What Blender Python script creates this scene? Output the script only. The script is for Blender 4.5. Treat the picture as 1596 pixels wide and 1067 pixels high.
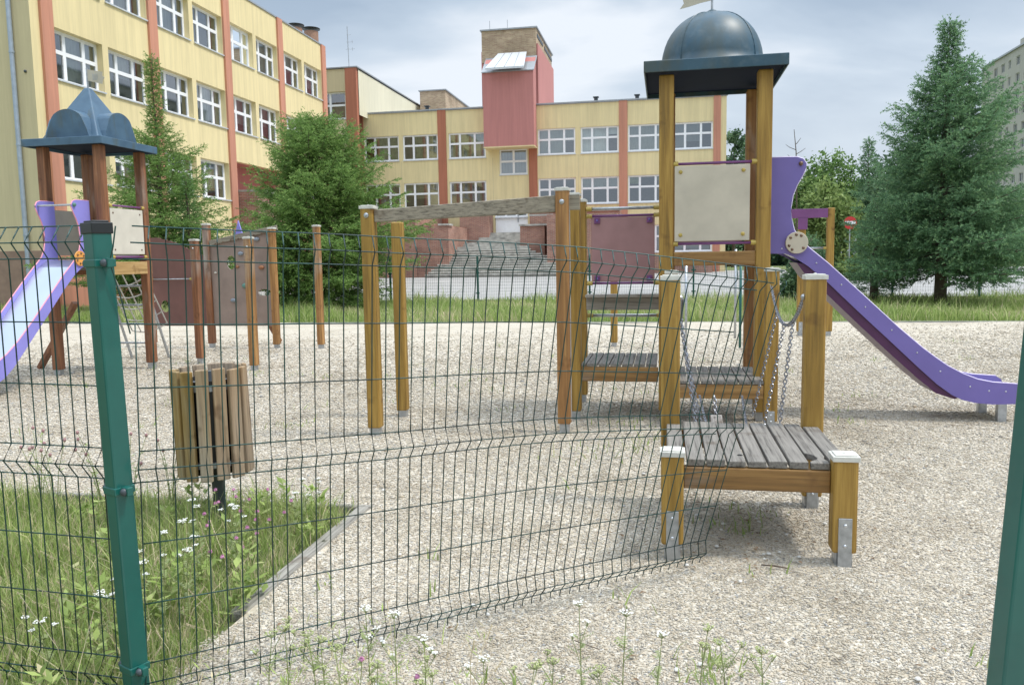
import bpy, bmesh, math, random
import numpy as np
from mathutils import Matrix, Vector
random.seed(7); rng = np.random.default_rng(7)
for o in list(bpy.data.objects): bpy.data.objects.remove(o)
S = bpy.context.scene; COL = S.collection
R_ = math.radians

# ---------------------------------------------------------------- camera
CAMH = 1.45; FPX = 1260.0
roll = math.atan(.017); pitch = math.atan(130*math.cos(roll)/FPX)
_F = Vector((0, math.cos(pitch), -math.sin(pitch))); _U0 = Vector((0, math.sin(pitch), math.cos(pitch)))
_R = math.cos(roll)*Vector((1, 0, 0)) - math.sin(roll)*_U0; _U = math.sin(roll)*Vector((1, 0, 0)) + math.cos(roll)*_U0
cd = bpy.data.cameras.new('camera'); cam = bpy.data.objects.new('camera', cd); COL.objects.link(cam)
cd.sensor_width = 36; cd.sensor_fit = 'HORIZONTAL'; cd.lens = 36*FPX/1596; cd.clip_start = .05; cd.clip_end = 2000
M = Matrix.Identity(4)
for i in range(3): M[i][0] = _R[i]; M[i][1] = _U[i]; M[i][2] = -_F[i]
M[0][3] = 0; M[1][3] = 0; M[2][3] = CAMH
cam.matrix_world = M; S.camera = cam

# yard frame: everything in the yard is built square to the school (u to the right, v away)
TH = R_(10.8); ct, st = math.cos(TH), math.sin(TH)
def xy(u, v, z=0): return (u*ct+v*st, -u*st+v*ct, z)

# ---------------------------------------------------------------- light
SUN_EL = R_(61); SUN_AZ = R_(98)      # azimuth clockwise from +Y : sun to the right
w = bpy.data.worlds.new('World'); S.world = w; w.use_nodes = True
nt = w.node_tree; nt.nodes.clear()
def N(nt, t, **k):
    n = nt.nodes.new(t)
    for a, b in k.items(): setattr(n, a, b)
    return n
L = lambda nt, a, b: nt.links.new(a, b)
def world():
    out = N(nt, 'ShaderNodeOutputWorld'); sky = N(nt, 'ShaderNodeTexSky', sky_type='NISHITA', sun_disc=False)
    sky.sun_elevation = SUN_EL; sky.sun_rotation = SUN_AZ; sky.air_density = 1.2; sky.dust_density = 1.5
    b1 = N(nt, 'ShaderNodeBackground'); b1.inputs[1].default_value = .10; L(nt, sky.outputs[0], b1.inputs[0])
    tc = N(nt, 'ShaderNodeTexCoord'); sep = N(nt, 'ShaderNodeSeparateXYZ'); L(nt, tc.outputs['Generated'], sep.inputs[0])
    zz = N(nt, 'ShaderNodeMath', operation='MAXIMUM'); L(nt, sep.outputs[2], zz.inputs[0]); zz.inputs[1].default_value = 0
    za = N(nt, 'ShaderNodeMath', operation='ADD'); L(nt, zz.outputs[0], za.inputs[0]); za.inputs[1].default_value = .22
    dx = N(nt, 'ShaderNodeMath', operation='DIVIDE'); L(nt, sep.outputs[0], dx.inputs[0]); L(nt, za.outputs[0], dx.inputs[1])
    dy = N(nt, 'ShaderNodeMath', operation='DIVIDE'); L(nt, sep.outputs[1], dy.inputs[0]); L(nt, za.outputs[0], dy.inputs[1])
    cb = N(nt, 'ShaderNodeCombineXYZ'); L(nt, dx.outputs[0], cb.inputs[0]); L(nt, dy.outputs[0], cb.inputs[1])
    n1 = N(nt, 'ShaderNodeTexNoise'); n1.inputs['Scale'].default_value = 1.05; n1.inputs['Detail'].default_value = 6; n1.inputs['Roughness'].default_value = .5; n1.inputs['Distortion'].default_value = .35
    mp = N(nt, 'ShaderNodeMapping'); mp.inputs['Location'].default_value = (3.3, 1.2, 0); mp.inputs['Scale'].default_value = (.75, 1.3, 1); L(nt, cb.outputs[0], mp.inputs[0]); L(nt, mp.outputs[0], n1.inputs['Vector'])
    cr = N(nt, 'ShaderNodeValToRGB'); L(nt, n1.outputs[0], cr.inputs[0]); e = cr.color_ramp.elements
    e[0].position = .40; e[0].color = (.31, .39, .49, 1); e[1].position = .62; e[1].color = (.70, .74, .79, 1)
    m = cr.color_ramp.elements.new(.50); m.color = (.44, .52, .61, 1)
    # horizon brightening
    mr = N(nt, 'ShaderNodeMapRange'); L(nt, zz.outputs[0], mr.inputs[0]); mr.inputs[1].default_value = .0; mr.inputs[2].default_value = .30; mr.inputs[3].default_value = .75; mr.inputs[4].default_value = 0
    mx = N(nt, 'ShaderNodeMix', data_type='RGBA'); L(nt, mr.outputs[0], mx.inputs['Factor']); L(nt, cr.outputs[0], mx.inputs['A']); mx.inputs['B'].default_value = (.66, .70, .76, 1)
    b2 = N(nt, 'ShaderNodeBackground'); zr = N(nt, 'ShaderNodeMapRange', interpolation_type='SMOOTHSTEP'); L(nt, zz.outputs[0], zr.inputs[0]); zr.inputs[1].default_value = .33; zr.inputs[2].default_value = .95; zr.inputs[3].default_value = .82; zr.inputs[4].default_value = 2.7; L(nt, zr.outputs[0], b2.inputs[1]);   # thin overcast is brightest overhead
    L(nt, mx.outputs['Result'], b2.inputs[0])
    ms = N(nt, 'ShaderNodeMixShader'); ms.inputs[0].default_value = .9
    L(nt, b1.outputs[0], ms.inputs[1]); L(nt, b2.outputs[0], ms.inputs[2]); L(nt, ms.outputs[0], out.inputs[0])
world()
sl = bpy.data.lights.new('sun', 'SUN'); sl.energy = 1.75; sl.angle = R_(9); sl.color = (1, .95, .87)
so = bpy.data.objects.new('sun', sl); COL.objects.link(so)
sd = Vector((math.sin(SUN_AZ)*math.cos(SUN_EL), math.cos(SUN_AZ)*math.cos(SUN_EL), math.sin(SUN_EL)))
so.rotation_euler = sd.to_track_quat('Z', 'Y').to_euler(); so.location = (10, -5, 30)
S.view_settings.view_transform = 'Standard'; S.view_settings.look = 'None'; S.view_settings.gamma = 1; S.view_settings.exposure = .68
S.render.engine = 'CYCLES'

# ---------------------------------------------------------------- materials
MATS = {}
def newmat(name):
    m = bpy.data.materials.new(name); m.use_nodes = True; t = m.node_tree
    b = t.nodes['Principled BSDF']; MATS[name] = m
    return m, t, b
def ramp(t, src, stops, interp='LINEAR'):
    r = N(t, 'ShaderNodeValToRGB'); L(t, src, r.inputs[0]); r.color_ramp.interpolation = interp
    el = r.color_ramp.elements
    while len(el) > 1: el.remove(el[-1])
    el[0].position = stops[0][0]; el[0].color = (*stops[0][1], 1)
    for p, c in stops[1:]:
        x = el.new(p); x.color = (*c, 1)
    return r
def noise(t, scale, detail=4, rough=.55, mscale=None, src='Object', loc=(0, 0, 0)):
    tc = N(t, 'ShaderNodeTexCoord'); v = tc.outputs[src]
    if mscale or loc != (0, 0, 0):
        mp = N(t, 'ShaderNodeMapping'); mp.inputs['Scale'].default_value = mscale or (1, 1, 1); mp.inputs['Location'].default_value = loc
        L(t, v, mp.inputs[0]); v = mp.outputs[0]
    n = N(t, 'ShaderNodeTexNoise'); n.inputs['Scale'].default_value = scale; n.inputs['Detail'].default_value = detail; n.inputs['Roughness'].default_value = rough
    L(t, v, n.inputs['Vector']); return n.outputs[0]
def bump(t, b, h, strength=.3, dist=.01):
    bp = N(t, 'ShaderNodeBump'); bp.inputs['Strength'].default_value = strength; bp.inputs['Distance'].default_value = dist
    L(t, h, bp.inputs['Height']); L(t, bp.outputs[0], b.inputs['Normal'])
def mixc(t, f, a, bb, mode='MIX'):
    m = N(t, 'ShaderNodeMix', data_type='RGBA', blend_type=mode)
    if isinstance(f, (int, float)): m.inputs['Factor'].default_value = f
    else: L(t, f, m.inputs['Factor'])
    for k, x in (('A', a), ('B', bb)):
        if isinstance(x, tuple): m.inputs[k].default_value = (*x, 1)
        else: L(t, x, m.inputs[k])
    return m.outputs['Result']
def plain(name, col, rough=.5, metal=0, var=.12, scale=6, bmp=0, coat=0, spec=None):
    m, t, b = newmat(name)
    c = tuple(x*(1-var) for x in col); d = tuple(min(1, x*(1+var)) for x in col)
    r = ramp(t, noise(t, scale, 5), [(.3, c), (.7, d)]); L(t, r.outputs[0], b.inputs['Base Color'])
    b.inputs['Roughness'].default_value = rough; b.inputs['Metallic'].default_value = metal
    if coat: b.inputs['Coat Weight'].default_value = coat; b.inputs['Coat Roughness'].default_value = .2
    if spec is not None: b.inputs['Specular IOR Level'].default_value = spec
    if bmp: bump(t, b, noise(t, scale*8, 4), bmp, .004)
    return m
def wood(name, c1, c2, axis=2, grey=0.0, gcol=(.34, .31, .27), rough=.55, crack=.25):
    """grain runs along the given axis of the object"""
    m, t, b = newmat(name)
    sc = [26, 26, 26]; sc[axis] = 1.3
    g = noise(t, 1, 6, .62, tuple(sc)); big = noise(t, 1.0, 3, .5, tuple(3 if i != axis else .9 for i in range(3)), loc=(3, 1, 7))
    r = ramp(t, g, [(.30, tuple(x*.6 for x in c1)), (.48, c1), (.70, c2)])
    col = r.outputs[0]
    sc2 = [70, 70, 70]; sc2[axis] = 2.2
    fine = noise(t, 1, 5, .7, tuple(sc2))
    gr = ramp(t, fine, [(.3, tuple(x*.42 for x in gcol)), (.5, gcol), (.75, tuple(min(1, x*1.45) for x in gcol))])
    if grey > 0:
        fr = ramp(t, big, [(max(0, .62-grey*.5), (0, 0, 0)), (min(1, .80-grey*.45), (1, 1, 1))])
        col = mixc(t, fr.outputs[0], col, gr.outputs[0])
    # knots / dirt
    kn = ramp(t, noise(t, 5, 3, .6, loc=(9, 4, 2)), [(.28, (.45, .36, .28)), (.40, (1, 1, 1))])
    col = mixc(t, .8, col, kn.outputs[0], 'MULTIPLY')
    ln = ramp(t, fine, [(.30, (.50, .46, .42)), (.46, (1, 1, 1))]); col = mixc(t, .6, col, ln.outputs[0], 'MULTIPLY')
    L(t, col, b.inputs['Base Color']); b.inputs['Roughness'].default_value = rough
    bump(t, b, fine, crack, .004)
    return m
WOODH = wood('honey_wood', (.29, .165, .028), (.44, .27, .058), 2, 0)
WOODHX = wood('honey_wood_across', (.24, .125, .035), (.36, .21, .070), 0, .12)
WOODR = wood('red_wood', (.21, .085, .038), (.34, .15, .065), 2, .08)
WOODO = wood('orange_wood', (.30, .145, .045), (.46, .25, .085), 2, .1)
GREYX = wood('grey_wood_across', (.23, .20, .15), (.38, .34, .26), 0, .8, gcol=(.245, .215, .165), rough=.8, crack=.6)
GREYY = wood('grey_deck_wood', (.16, .14, .11), (.22, .20, .165), 1, .95, gcol=(.185, .170, .150), rough=.85, crack=.8)
GREYZ = wood('grey_upright_wood', (.25, .21, .16), (.36, .32, .27), 2, .95, gcol=(.34, .31, .285), rough=.85, crack=.8)
CAPW = plain('white_cap_plastic', (.56, .55, .50), .5, var=.14, scale=25)
GALV = plain('galvanised_steel', (.42, .44, .46), .38, .75, var=.2, scale=30)
STEEL = plain('polished_steel', (.60, .62, .65), .30, .9, var=.06, scale=1.5)
CHAIN = plain('chain_steel', (.24, .25, .28), .35, .85, var=.3, scale=40)
PURP = plain('violet_plastic', (.165, .130, .385), .42, var=.07, scale=3)
LILAC = plain('lilac_plastic', (.27, .25, .66), .40, var=.07, scale=3)
LEDGE = plain('pale_lilac_edge', (.62, .55, .74), .5, var=.05)
PINKE = plain('pink_edge', (.74, .30, .38), .5, var=.05)
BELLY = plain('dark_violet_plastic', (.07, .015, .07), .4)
RAIL = plain('magenta_tube', (.17, .055, .175), .35, var=.1)
PINKP = plain('dusty_pink_panel', (.36, .20, .20), .55, var=.12, scale=4)
BEIGE = plain('beige_panel', (.50, .45, .36), .6, var=.10, scale=5)
WHITEP = plain('off_white_panel', (.60, .56, .48), .55, var=.08, scale=5)
BROWNP = plain('brown_panel', (.155, .068, .055), .5, var=.16, scale=3)
LBROWN = plain('light_brown_panel', (.27, .20, .165), .6, var=.16, scale=4)
CLAMP = plain('yellow_plastic_clamp', (.42, .31, .07), .45, var=.15, scale=20)
ORANG = plain('orange_plastic', (.72, .33, .08), .45)
BOLT = plain('brown_bolt', (.16, .10, .07), .4, .5, var=.3, scale=40)
HOLDG = plain('green_hold', (.10, .22, .18), .5)
HOLDB = plain('grey_hold', (.22, .25, .29), .5)
HOLDR = plain('brown_hold', (.30, .13, .06), .5)
ROPE = plain('pale_rope', (.42, .40, .36), .8)
BLACKP = plain('black_plastic', (.012, .014, .016), .35, var=.3)
BINP = plain('dark_grey_paint', (.05, .062, .072), .4, var=.2, scale=12)
def greenpaint():
    m, t, b = newmat('green_fence_paint')
    r = ramp(t, noise(t, 3, 5, .6), [(.3, (.005, .075, .065)), (.7, (.010, .115, .095))])
    sc = ramp(t, noise(t, 1, 6, .7, (160, 160, 6)), [(.70, (0, 0, 0)), (.80, (.5, .5, .5))])
    L(t, mixc(t, sc.outputs[0], r.outputs[0], (.05, .17, .15)), b.inputs['Base Color'])
    b.inputs['Roughness'].default_value = .33; b.inputs['Coat Weight'].default_value = .15
    return m
GREEN = greenpaint()
def wiremat():
    m, t, b = newmat('green_wire_coating')
    r = ramp(t, noise(t, 2.2, 3, .6), [(.35, (.004, .022, .020)), (.6, (.008, .060, .050)), (.75, (.03, .075, .07))])
    L(t, r.outputs[0], b.inputs['Base Color']); b.inputs['Roughness'].default_value = .4
    return m
WIRE = wiremat()
def dommat():
    m, t, b = newmat('weathered_blue_roof')
    st_ = noise(t, 1, 5, .6, (3, 3, 1.2)); r = ramp(t, noise(t, 2, 4), [(.3, (.018, .058, .090)), (.7, (.042, .100, .145))])
    br = ramp(t, st_, [(.42, (0, 0, 0)), (.66, (.75, .75, .75))])
    c = mixc(t, br.outputs[0], r.outputs[0], (.070, .068, .035))
    c2 = ramp(t, noise(t, 12, 5), [(.52, (0, 0, 0)), (.75, (.35, .35, .35))])
    L(t, mixc(t, c2.outputs[0], c, (.13, .17, .19)), b.inputs['Base Color']); b.inputs['Roughness'].default_value = .45
    return m
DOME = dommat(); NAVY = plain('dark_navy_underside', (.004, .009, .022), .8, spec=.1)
def bluemat():
    m, t, b = newmat('slate_blue_roof')
    r = ramp(t, noise(t, 4, 4), [(.3, (.045, .095, .155)), (.7, (.080, .150, .220))])
    br = ramp(t, noise(t, 1, 6, .6, (5, 5, 1.2)), [(.54, (0, 0, 0)), (.70, (1, 1, 1))])
    L(t, mixc(t, br.outputs[0], r.outputs[0], (.07, .085, .07)), b.inputs['Base Color']); b.inputs['Roughness'].default_value = .45
    return m
BLUE = bluemat()
def stucco(name, col, streak=.12):
    m, t, b = newmat(name)
    a = noise(t, 1, 6, .7, (4.5, 4.5, .22)); p = noise(t, .25, 4)
    r = ramp(t, p, [(.3, tuple(x*.93 for x in col)), (.7, tuple(min(1, x*1.04) for x in col))])
    s = ramp(t, a, [(.35, (1-streak*1.6,)*3), (.60, (1, 1, 1))])
    L(t, mixc(t, 1, r.outputs[0], s.outputs[0], 'MULTIPLY'), b.inputs['Base Color']); b.inputs['Roughness'].default_value = .92
    bump(t, b, noise(t, 30, 4), .25, .01)
    return m
YEL = stucco('yellow_render', (.82, .685, .385), .09); ORA = stucco('terracotta_render', (.60, .275, .185)); ORA2 = stucco('rust_render', (.46, .175, .105))
YELSH = stucco('shade_toned_render', (.62, .525, .325), .07); CRM = stucco('cream_render', (.78, .74, .56), .05)  # end wall tone: yellow render darkened, its shade put into the colour
REDT = stucco('dusty_red_render', (.53, .225, .205), .07); APT = stucco('apartment_render', (.46, .44, .39), .1); APW = stucco('apartment_white', (.6, .6, .57), .05)
MET = plain('grey_sheet_metal', (.36, .38, .40), .4, .3, var=.12); METW = plain('white_sheet_metal', (.62, .64, .66), .4, .2, var=.06)
def brick(name, c1, c2, mortar, sc=1.0):
    m, t, b = newmat(name)
    tc = N(t, 'ShaderNodeTexCoord'); sp = N(t, 'ShaderNodeSeparateXYZ'); L(t, tc.outputs['Object'], sp.inputs[0])
    ad = N(t, 'ShaderNodeMath', operation='ADD'); L(t, sp.outputs[0], ad.inputs[0]); L(t, sp.outputs[1], ad.inputs[1])
    cb = N(t, 'ShaderNodeCombineXYZ'); L(t, ad.outputs[0], cb.inputs[0]); L(t, sp.outputs[2], cb.inputs[1])
    k = N(t, 'ShaderNodeTexBrick'); L(t, cb.outputs[0], k.inputs[0]); k.inputs['Scale'].default_value = sc
    k.inputs['Brick Width'].default_value = .26; k.inputs['Row Height'].default_value = .077; k.inputs['Mortar Size'].default_value = .009
    k.inputs['Color1'].default_value = (*c1, 1); k.inputs['Color2'].default_value = (*c2, 1); k.inputs['Mortar'].default_value = (*mortar, 1)
    d = ramp(t, noise(t, .8, 5, .6), [(.35, (.6, .58, .56)), (.6, (1, 1, 1))])
    L(t, mixc(t, .8, k.outputs[0], d.outputs[0], 'MULTIPLY'), b.inputs['Base Color']); b.inputs['Roughness'].default_value = .9
    bump(t, b, k.outputs['Fac'], -.4, .01)
    return m
BRR = brick('red_brick', (.43, .21, .15), (.31, .135, .10), (.42, .36, .31)); BRY = brick('yellow_brick', (.54, .41, .26), (.38, .25, .16), (.50, .43, .34))
FRAME = plain('white_window_frame', (.88, .88, .89), .35, var=.03)
CURT = {'grey': plain('grey_blind', (.42, .44, .42), .8, var=.1, scale=1), 'green': plain('green_curtain', (.36, .42, .20), .9, var=.3, scale=4), 'cream': plain('cream_curtain', (.50, .46, .30), .9, var=.25, scale=4), 'white': plain('white_blind', (.62, .64, .62), .8, var=.1, scale=2), 'brown': plain('brown_curtain', (.16, .08, .05), .9, var=.2, scale=3)}
INT = plain('room_plaster', (.30, .27, .22), .9)
def glassm():
    m, t, b = newmat('window_glass'); t.nodes.remove(b); out = [n for n in t.nodes if n.type == 'OUTPUT_MATERIAL'][0]
    tr = N(t, 'ShaderNodeBsdfTransparent'); tr.inputs[0].default_value = (.74, .78, .76, 1); gl = N(t, 'ShaderNodeBsdfGlossy'); gl.inputs['Roughness'].default_value = .03; gl.inputs[0].default_value = (.9, .95, 1, 1)
    fr = N(t, 'ShaderNodeFresnel'); fr.inputs[0].default_value = 1.6
    ad = N(t, 'ShaderNodeMath', operation='MULTIPLY_ADD', use_clamp=True); L(t, fr.outputs[0], ad.inputs[0]); ad.inputs[1].default_value = 1.5; ad.inputs[2].default_value = .16
    ms = N(t, 'ShaderNodeMixShader'); L(t, ad.outputs[0], ms.inputs[0]); L(t, tr.outputs[0], ms.inputs[1]); L(t, gl.outputs[0], ms.inputs[2]); L(t, ms.outputs[0], out.inputs[0])
    return m
GLASS = glassm()
CONC = plain('weathered_concrete', (.42, .41, .375), .9, var=.35, scale=2.5, bmp=.4)
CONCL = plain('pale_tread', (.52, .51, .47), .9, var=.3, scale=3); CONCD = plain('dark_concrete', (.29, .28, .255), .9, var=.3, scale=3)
KERBM = wood('weathered_kerb_board', (.20, .18, .15), (.28, .26, .22), 1, .95, gcol=(.25, .235, .205), rough=.9, crack=.7)
def gravel(name, island):
    m, t, b = newmat(name)
    if island:
        g = N(t, 'ShaderNodeNewGeometry'); src = g.outputs['Random Per Island']
    else:
        tc = N(t, 'ShaderNodeTexCoord'); vo = N(t, 'ShaderNodeTexVoronoi'); vo.inputs['Scale'].default_value = 85; L(t, tc.outputs['Object'], vo.inputs['Vector'])
        sp = N(t, 'ShaderNodeSeparateColor'); L(t, vo.outputs['Color'], sp.inputs[0]); src = sp.outputs[0]
        bump(t, b, vo.outputs['Distance'], -1, .016)
    r = ramp(t, src, [(0, (.23, .215, .19)), (.04, (.32, .295, .255)), (.11, (.45, .395, .315)), (.34, (.49, .435, .345)), (.50, (.475, .405, .305)), (.64, (.53, .48, .395)), (.80, (.58, .54, .47)), (.95, (.40, .33, .245)), (.975, (.34, .34, .335))], 'CONSTANT')
    p = ramp(t, noise(t, 1.1, 6, .6), [(.32, (.70, .67, .62)), (.46, (.93, .92, .90)), (.60, (1, 1, 1))])
    p2 = ramp(t, noise(t, 9, 4, .6), [(.30, (.82, .80, .77)), (.50, (1, 1, 1))])
    c = mixc(t, 1, mixc(t, .8, r.outputs[0], p.outputs[0], 'MULTIPLY'), p2.outputs[0], 'MULTIPLY')
    L(t, c, b.inputs['Base Color']); b.inputs['Roughness'].default_value = .85
    return m
GRV = gravel('gravel_bed', False); GRVS = gravel('gravel_stone', True)
def foliage(name, stops, transl=.25, rough=.6):
    m, t, b = newmat(name); g = N(t, 'ShaderNodeNewGeometry')
    a = N(t, 'ShaderNodeAttribute'); a.attribute_name = 'tint'
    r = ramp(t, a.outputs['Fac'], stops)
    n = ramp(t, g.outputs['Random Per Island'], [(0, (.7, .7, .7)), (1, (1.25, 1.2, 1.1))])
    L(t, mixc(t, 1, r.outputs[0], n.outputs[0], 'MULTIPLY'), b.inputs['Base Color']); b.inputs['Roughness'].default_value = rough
    b.inputs['Specular IOR Level'].default_value = .25
    if transl:
        out = [x for x in t.nodes if x.type == 'OUTPUT_MATERIAL'][0]; tr = N(t, 'ShaderNodeBsdfTranslucent'); L(t, r.outputs[0], tr.inputs[0])
        ms = N(t, 'ShaderNodeMixShader'); ms.inputs[0].default_value = transl; L(t, b.outputs[0], ms.inputs[1]); L(t, tr.outputs[0], ms.inputs[2]); L(t, ms.outputs[0], out.inputs[0])
    return m
FIRB = foliage('blue_green_needles', [(0, (.085, .170, .095)), (.5, (.17, .31, .165)), (1, (.34, .50, .25))], .4)
FIRY = foliage('green_needles', [(0, (.10, .19, .050)), (.5, (.20, .33, .095)), (1, (.36, .50, .16))], .35)
FIRM = foliage('mid_green_needles', [(0, (.075, .155, .055)), (.5, (.16, .30, .10)), (1, (.32, .47, .18))], .35)
LEAF = foliage('broad_leaves', [(0, (.075, .145, .045)), (.6, (.155, .27, .080)), (1, (.27, .39, .14))], .35)
LEAFD = foliage('dark_leaves', [(0, (.055, .110, .060)), (.6, (.105, .185, .100)), (1, (.19, .29, .14))], .3)
LEAFL = foliage('light_leaves', [(0, (.10, .16, .05)), (.6, (.20, .29, .09)), (1, (.30, .39, .14))], .35)
GRASS = foliage('grass_blades', [(0, (.16, .23, .065)), (.45, (.32, .43, .125)), (.78, (.44, .50, .22)), (.88, (.58, .53, .33)), (1, (.64, .56, .38))], .4, .5)
BARK = plain('bark', (.10, .075, .055), .9, var=.3, scale=12, bmp=.6)
STEM = plain('green_stem', (.22, .26, .10), .6, var=.2, scale=20)
STRAW = plain('dry_stem', (.50, .42, .27), .7, var=.2, scale=20)
YARW = plain('white_florets', (.80, .80, .76), .7, var=.06, scale=90)
BUDS = plain('green_buds', (.34, .38, .16), .7, var=.2, scale=60)
CLOV = plain('pink_florets', (.60, .28, .46), .7, var=.25, scale=120)
YELF = plain('yellow_florets', (.70, .55, .06), .7)

# ---------------------------------------------------------------- mesh helpers
OFF = {}
def tag(o, label=None, cat=None, group=None, kind=None):
    if label: o['label'] = label
    if cat: o['category'] = cat
    if group: o['group'] = group
    if kind: o['kind'] = kind
    return o
def T(name, label, cat, u, v, z=0, group=None):
    o = bpy.data.objects.new(name, None); COL.objects.link(o); o.empty_display_size = .2
    o.location = xy(u, v, z); o.rotation_euler = (0, 0, -TH); OFF[o.name] = (u, v, z)
    return tag(o, label, cat, group)
class MB:
    def __init__(s, f=None): s.v = []; s.f = []; s.map = f
    def add(s, vs, fs):
        n = len(s.v)
        if s.map: vs = [s.map(*p) for p in vs]
        s.v += [tuple(p) for p in vs]; s.f += [tuple(i+n for i in f) for f in fs]; return s
    def hexa(s, c): return s.add(c, [(0, 3, 2, 1), (4, 5, 6, 7), (0, 1, 5, 4), (1, 2, 6, 5), (2, 3, 7, 6), (3, 0, 4, 7)])
    def box(s, a0, a1, b0, b1, c0, c1):
        return s.hexa([(a0, b0, c0), (a1, b0, c0), (a1, b1, c0), (a0, b1, c0), (a0, b0, c1), (a1, b0, c1), (a1, b1, c1), (a0, b1, c1)])
    def bar(s, p, q, wd, ht, up=(0, 0, 1)):
        p = Vector(p); q = Vector(q); d = (q-p).normalized(); up = Vector(up)
        if abs(d.dot(up)) > .95: up = Vector((0, 1, 0))
        r = d.cross(up).normalized(); n = r.cross(d); r *= wd/2; n *= ht/2
        return s.hexa([p-r-n, p+r-n, p+r+n, p-r+n, q-r-n, q+r-n, q+r+n, q-r+n])
    def tube(s, pts, r, n=8, cap=True):
        pts = [Vector(p) for p in pts]; rs = r if isinstance(r, (list, tuple)) else [r]*len(pts); V = []; Fc = []
        ref = Vector((0, 0, 1)); d0 = (pts[1]-pts[0]).normalized()
        if abs(d0.z) > .9: ref = Vector((1, 0, 0))
        for i, p in enumerate(pts):
            a = pts[max(0, i-1)]; b = pts[min(len(pts)-1, i+1)]; d = (b-a).normalized()
            x = d.cross(ref)
            if x.length < 1e-4: x = d.cross(Vector((0, 1, 0)))
            x.normalize(); y = x.cross(d)
            for k in range(n):
                an = 2*math.pi*k/n; V.append(p+x*math.cos(an)*rs[i]+y*math.sin(an)*rs[i])
        for i in range(len(pts)-1):
            for k in range(n): Fc.append((i*n+k, i*n+(k+1) % n, (i+1)*n+(k+1) % n, (i+1)*n+k))
        if cap: Fc.append(tuple(range(n-1, -1, -1))); Fc.append(tuple(range((len(pts)-1)*n, len(pts)*n)))
        return s.add(V, Fc)
    def prism(s, poly, ax, c0, c1):
        """poly in the two remaining axes, extruded along ax from c0 to c1"""
        def P(a, b, c): return (c, a, b) if ax == 0 else ((a, c, b) if ax == 1 else (a, b, c))
        n = len(poly); V = [P(a, b, c0) for a, b in poly]+[P(a, b, c1) for a, b in poly]
        return s.add(V, [tuple(range(n)), tuple(range(2*n-1, n-1, -1))]+[(i, i+n, (i+1) % n+n, (i+1) % n) for i in range(n)])
    def lathe(s, prof, c, n=24, arc=(0, 2*math.pi)):
        V = []; Fc = []; m = len(prof)
        for r, z in prof:
            for k in range(n): a = arc[0]+(arc[1]-arc[0])*k/n; V.append((c[0]+r*math.cos(a), c[1]+r*math.sin(a), c[2]+z))
        for i in range(m-1):
            for k in range(n): Fc.append((i*n+k, i*n+(k+1) % n, (i+1)*n+(k+1) % n, (i+1)*n+k))
        Fc.append(tuple(range(n))); Fc.append(tuple(range(m*n-1, (m-1)*n-1, -1)))
        return s.add(V, Fc)
    def ball(s, c, r, n=8, sq=(1, 1, 1)):
        V = []; Fc = []; h = n//2+1
        for i in range(1, h):
            ph = math.pi*i/h
            for k in range(n): a = 2*math.pi*k/n; V.append((c[0]+r*sq[0]*math.sin(ph)*math.cos(a), c[1]+r*sq[1]*math.sin(ph)*math.sin(a), c[2]+r*sq[2]*math.cos(ph)))
        t = len(V); V.append((c[0], c[1], c[2]+r*sq[2])); V.append((c[0], c[1], c[2]-r*sq[2]))
        for k in range(n): Fc.append((t, k, (k+1) % n)); Fc.append((t+1, (h-2)*n+(k+1) % n, (h-2)*n+k))
        for i in range(h-2):
            for k in range(n): Fc.append((i*n+k, (i+1)*n+k, (i+1)*n+(k+1) % n, i*n+(k+1) % n))
        return s.add(V, Fc)
    def build(s, name, mat, parent=None, bevel=0, smooth=False, at=None, label=None, cat=None, group=None, kind=None):
        root = parent
        while root is not None and root.parent is not None: root = root.parent
        off = OFF[root.name] if root is not None else (at or (0, 0, 0))
        me = bpy.data.meshes.new(name); me.from_pydata([(a-off[0], b-off[1], c-off[2]) for a, b, c in s.v], [], s.f)
        if len(s.v) < 30000:
            bm = bmesh.new(); bm.from_mesh(me); bmesh.ops.recalc_face_normals(bm, faces=bm.faces); bm.to_mesh(me); bm.free()
        me.materials.append(mat); o = bpy.data.objects.new(name, me); COL.objects.link(o)
        if smooth: me.shade_smooth()
        if parent is not None: o.parent = parent
        else: o.location = xy(*off); o.rotation_euler = (0, 0, -TH); OFF[o.name] = off
        if bevel:
            md = o.modifiers.new('bevel', 'BEVEL'); md.width = bevel; md.segments = 2; md.limit_method = 'ANGLE'; md.angle_limit = R_(40)
        return tag(o, label, cat, group, kind)
def npmesh(name, V, Fq, mat, tint=None, parent=None, at=(0, 0, 0), smooth=False, **kw):
    """big numpy mesh; V (n,3) in u,v,z coordinates, Fq (m,k) faces"""
    root = parent
    while root is not None and root.parent is not None: root = root.parent
    off = OFF[root.name] if root is not None else at
    V = np.asarray(V, np.float32)-np.array(off, np.float32)
    me = bpy.data.meshes.new(name); k = Fq.shape[1]; m = len(Fq)
    me.vertices.add(len(V)); me.vertices.foreach_set('co', V.ravel())
    me.loops.add(m*k); me.loops.foreach_set('vertex_index', Fq.astype(np.int32).ravel())
    me.polygons.add(m); me.polygons.foreach_set('loop_start', np.arange(0, m*k, k, dtype=np.int32)); me.polygons.foreach_set('loop_total', np.full(m, k, np.int32))
    me.update(calc_edges=True); me.validate()
    if tint is not None:
        a = me.attributes.new('tint', 'FLOAT', 'POINT'); a.data.foreach_set('value', np.asarray(tint, np.float32))
    me.materials.append(mat); o = bpy.data.objects.new(name, me); COL.objects.link(o)
    if parent is not None: o.parent = parent
    else: o.location = xy(*off); o.rotation_euler = (0, 0, -TH); OFF[o.name] = off
    return tag(o, kw.get('label'), kw.get('cat'), kw.get('group'), kw.get('kind'))
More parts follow.
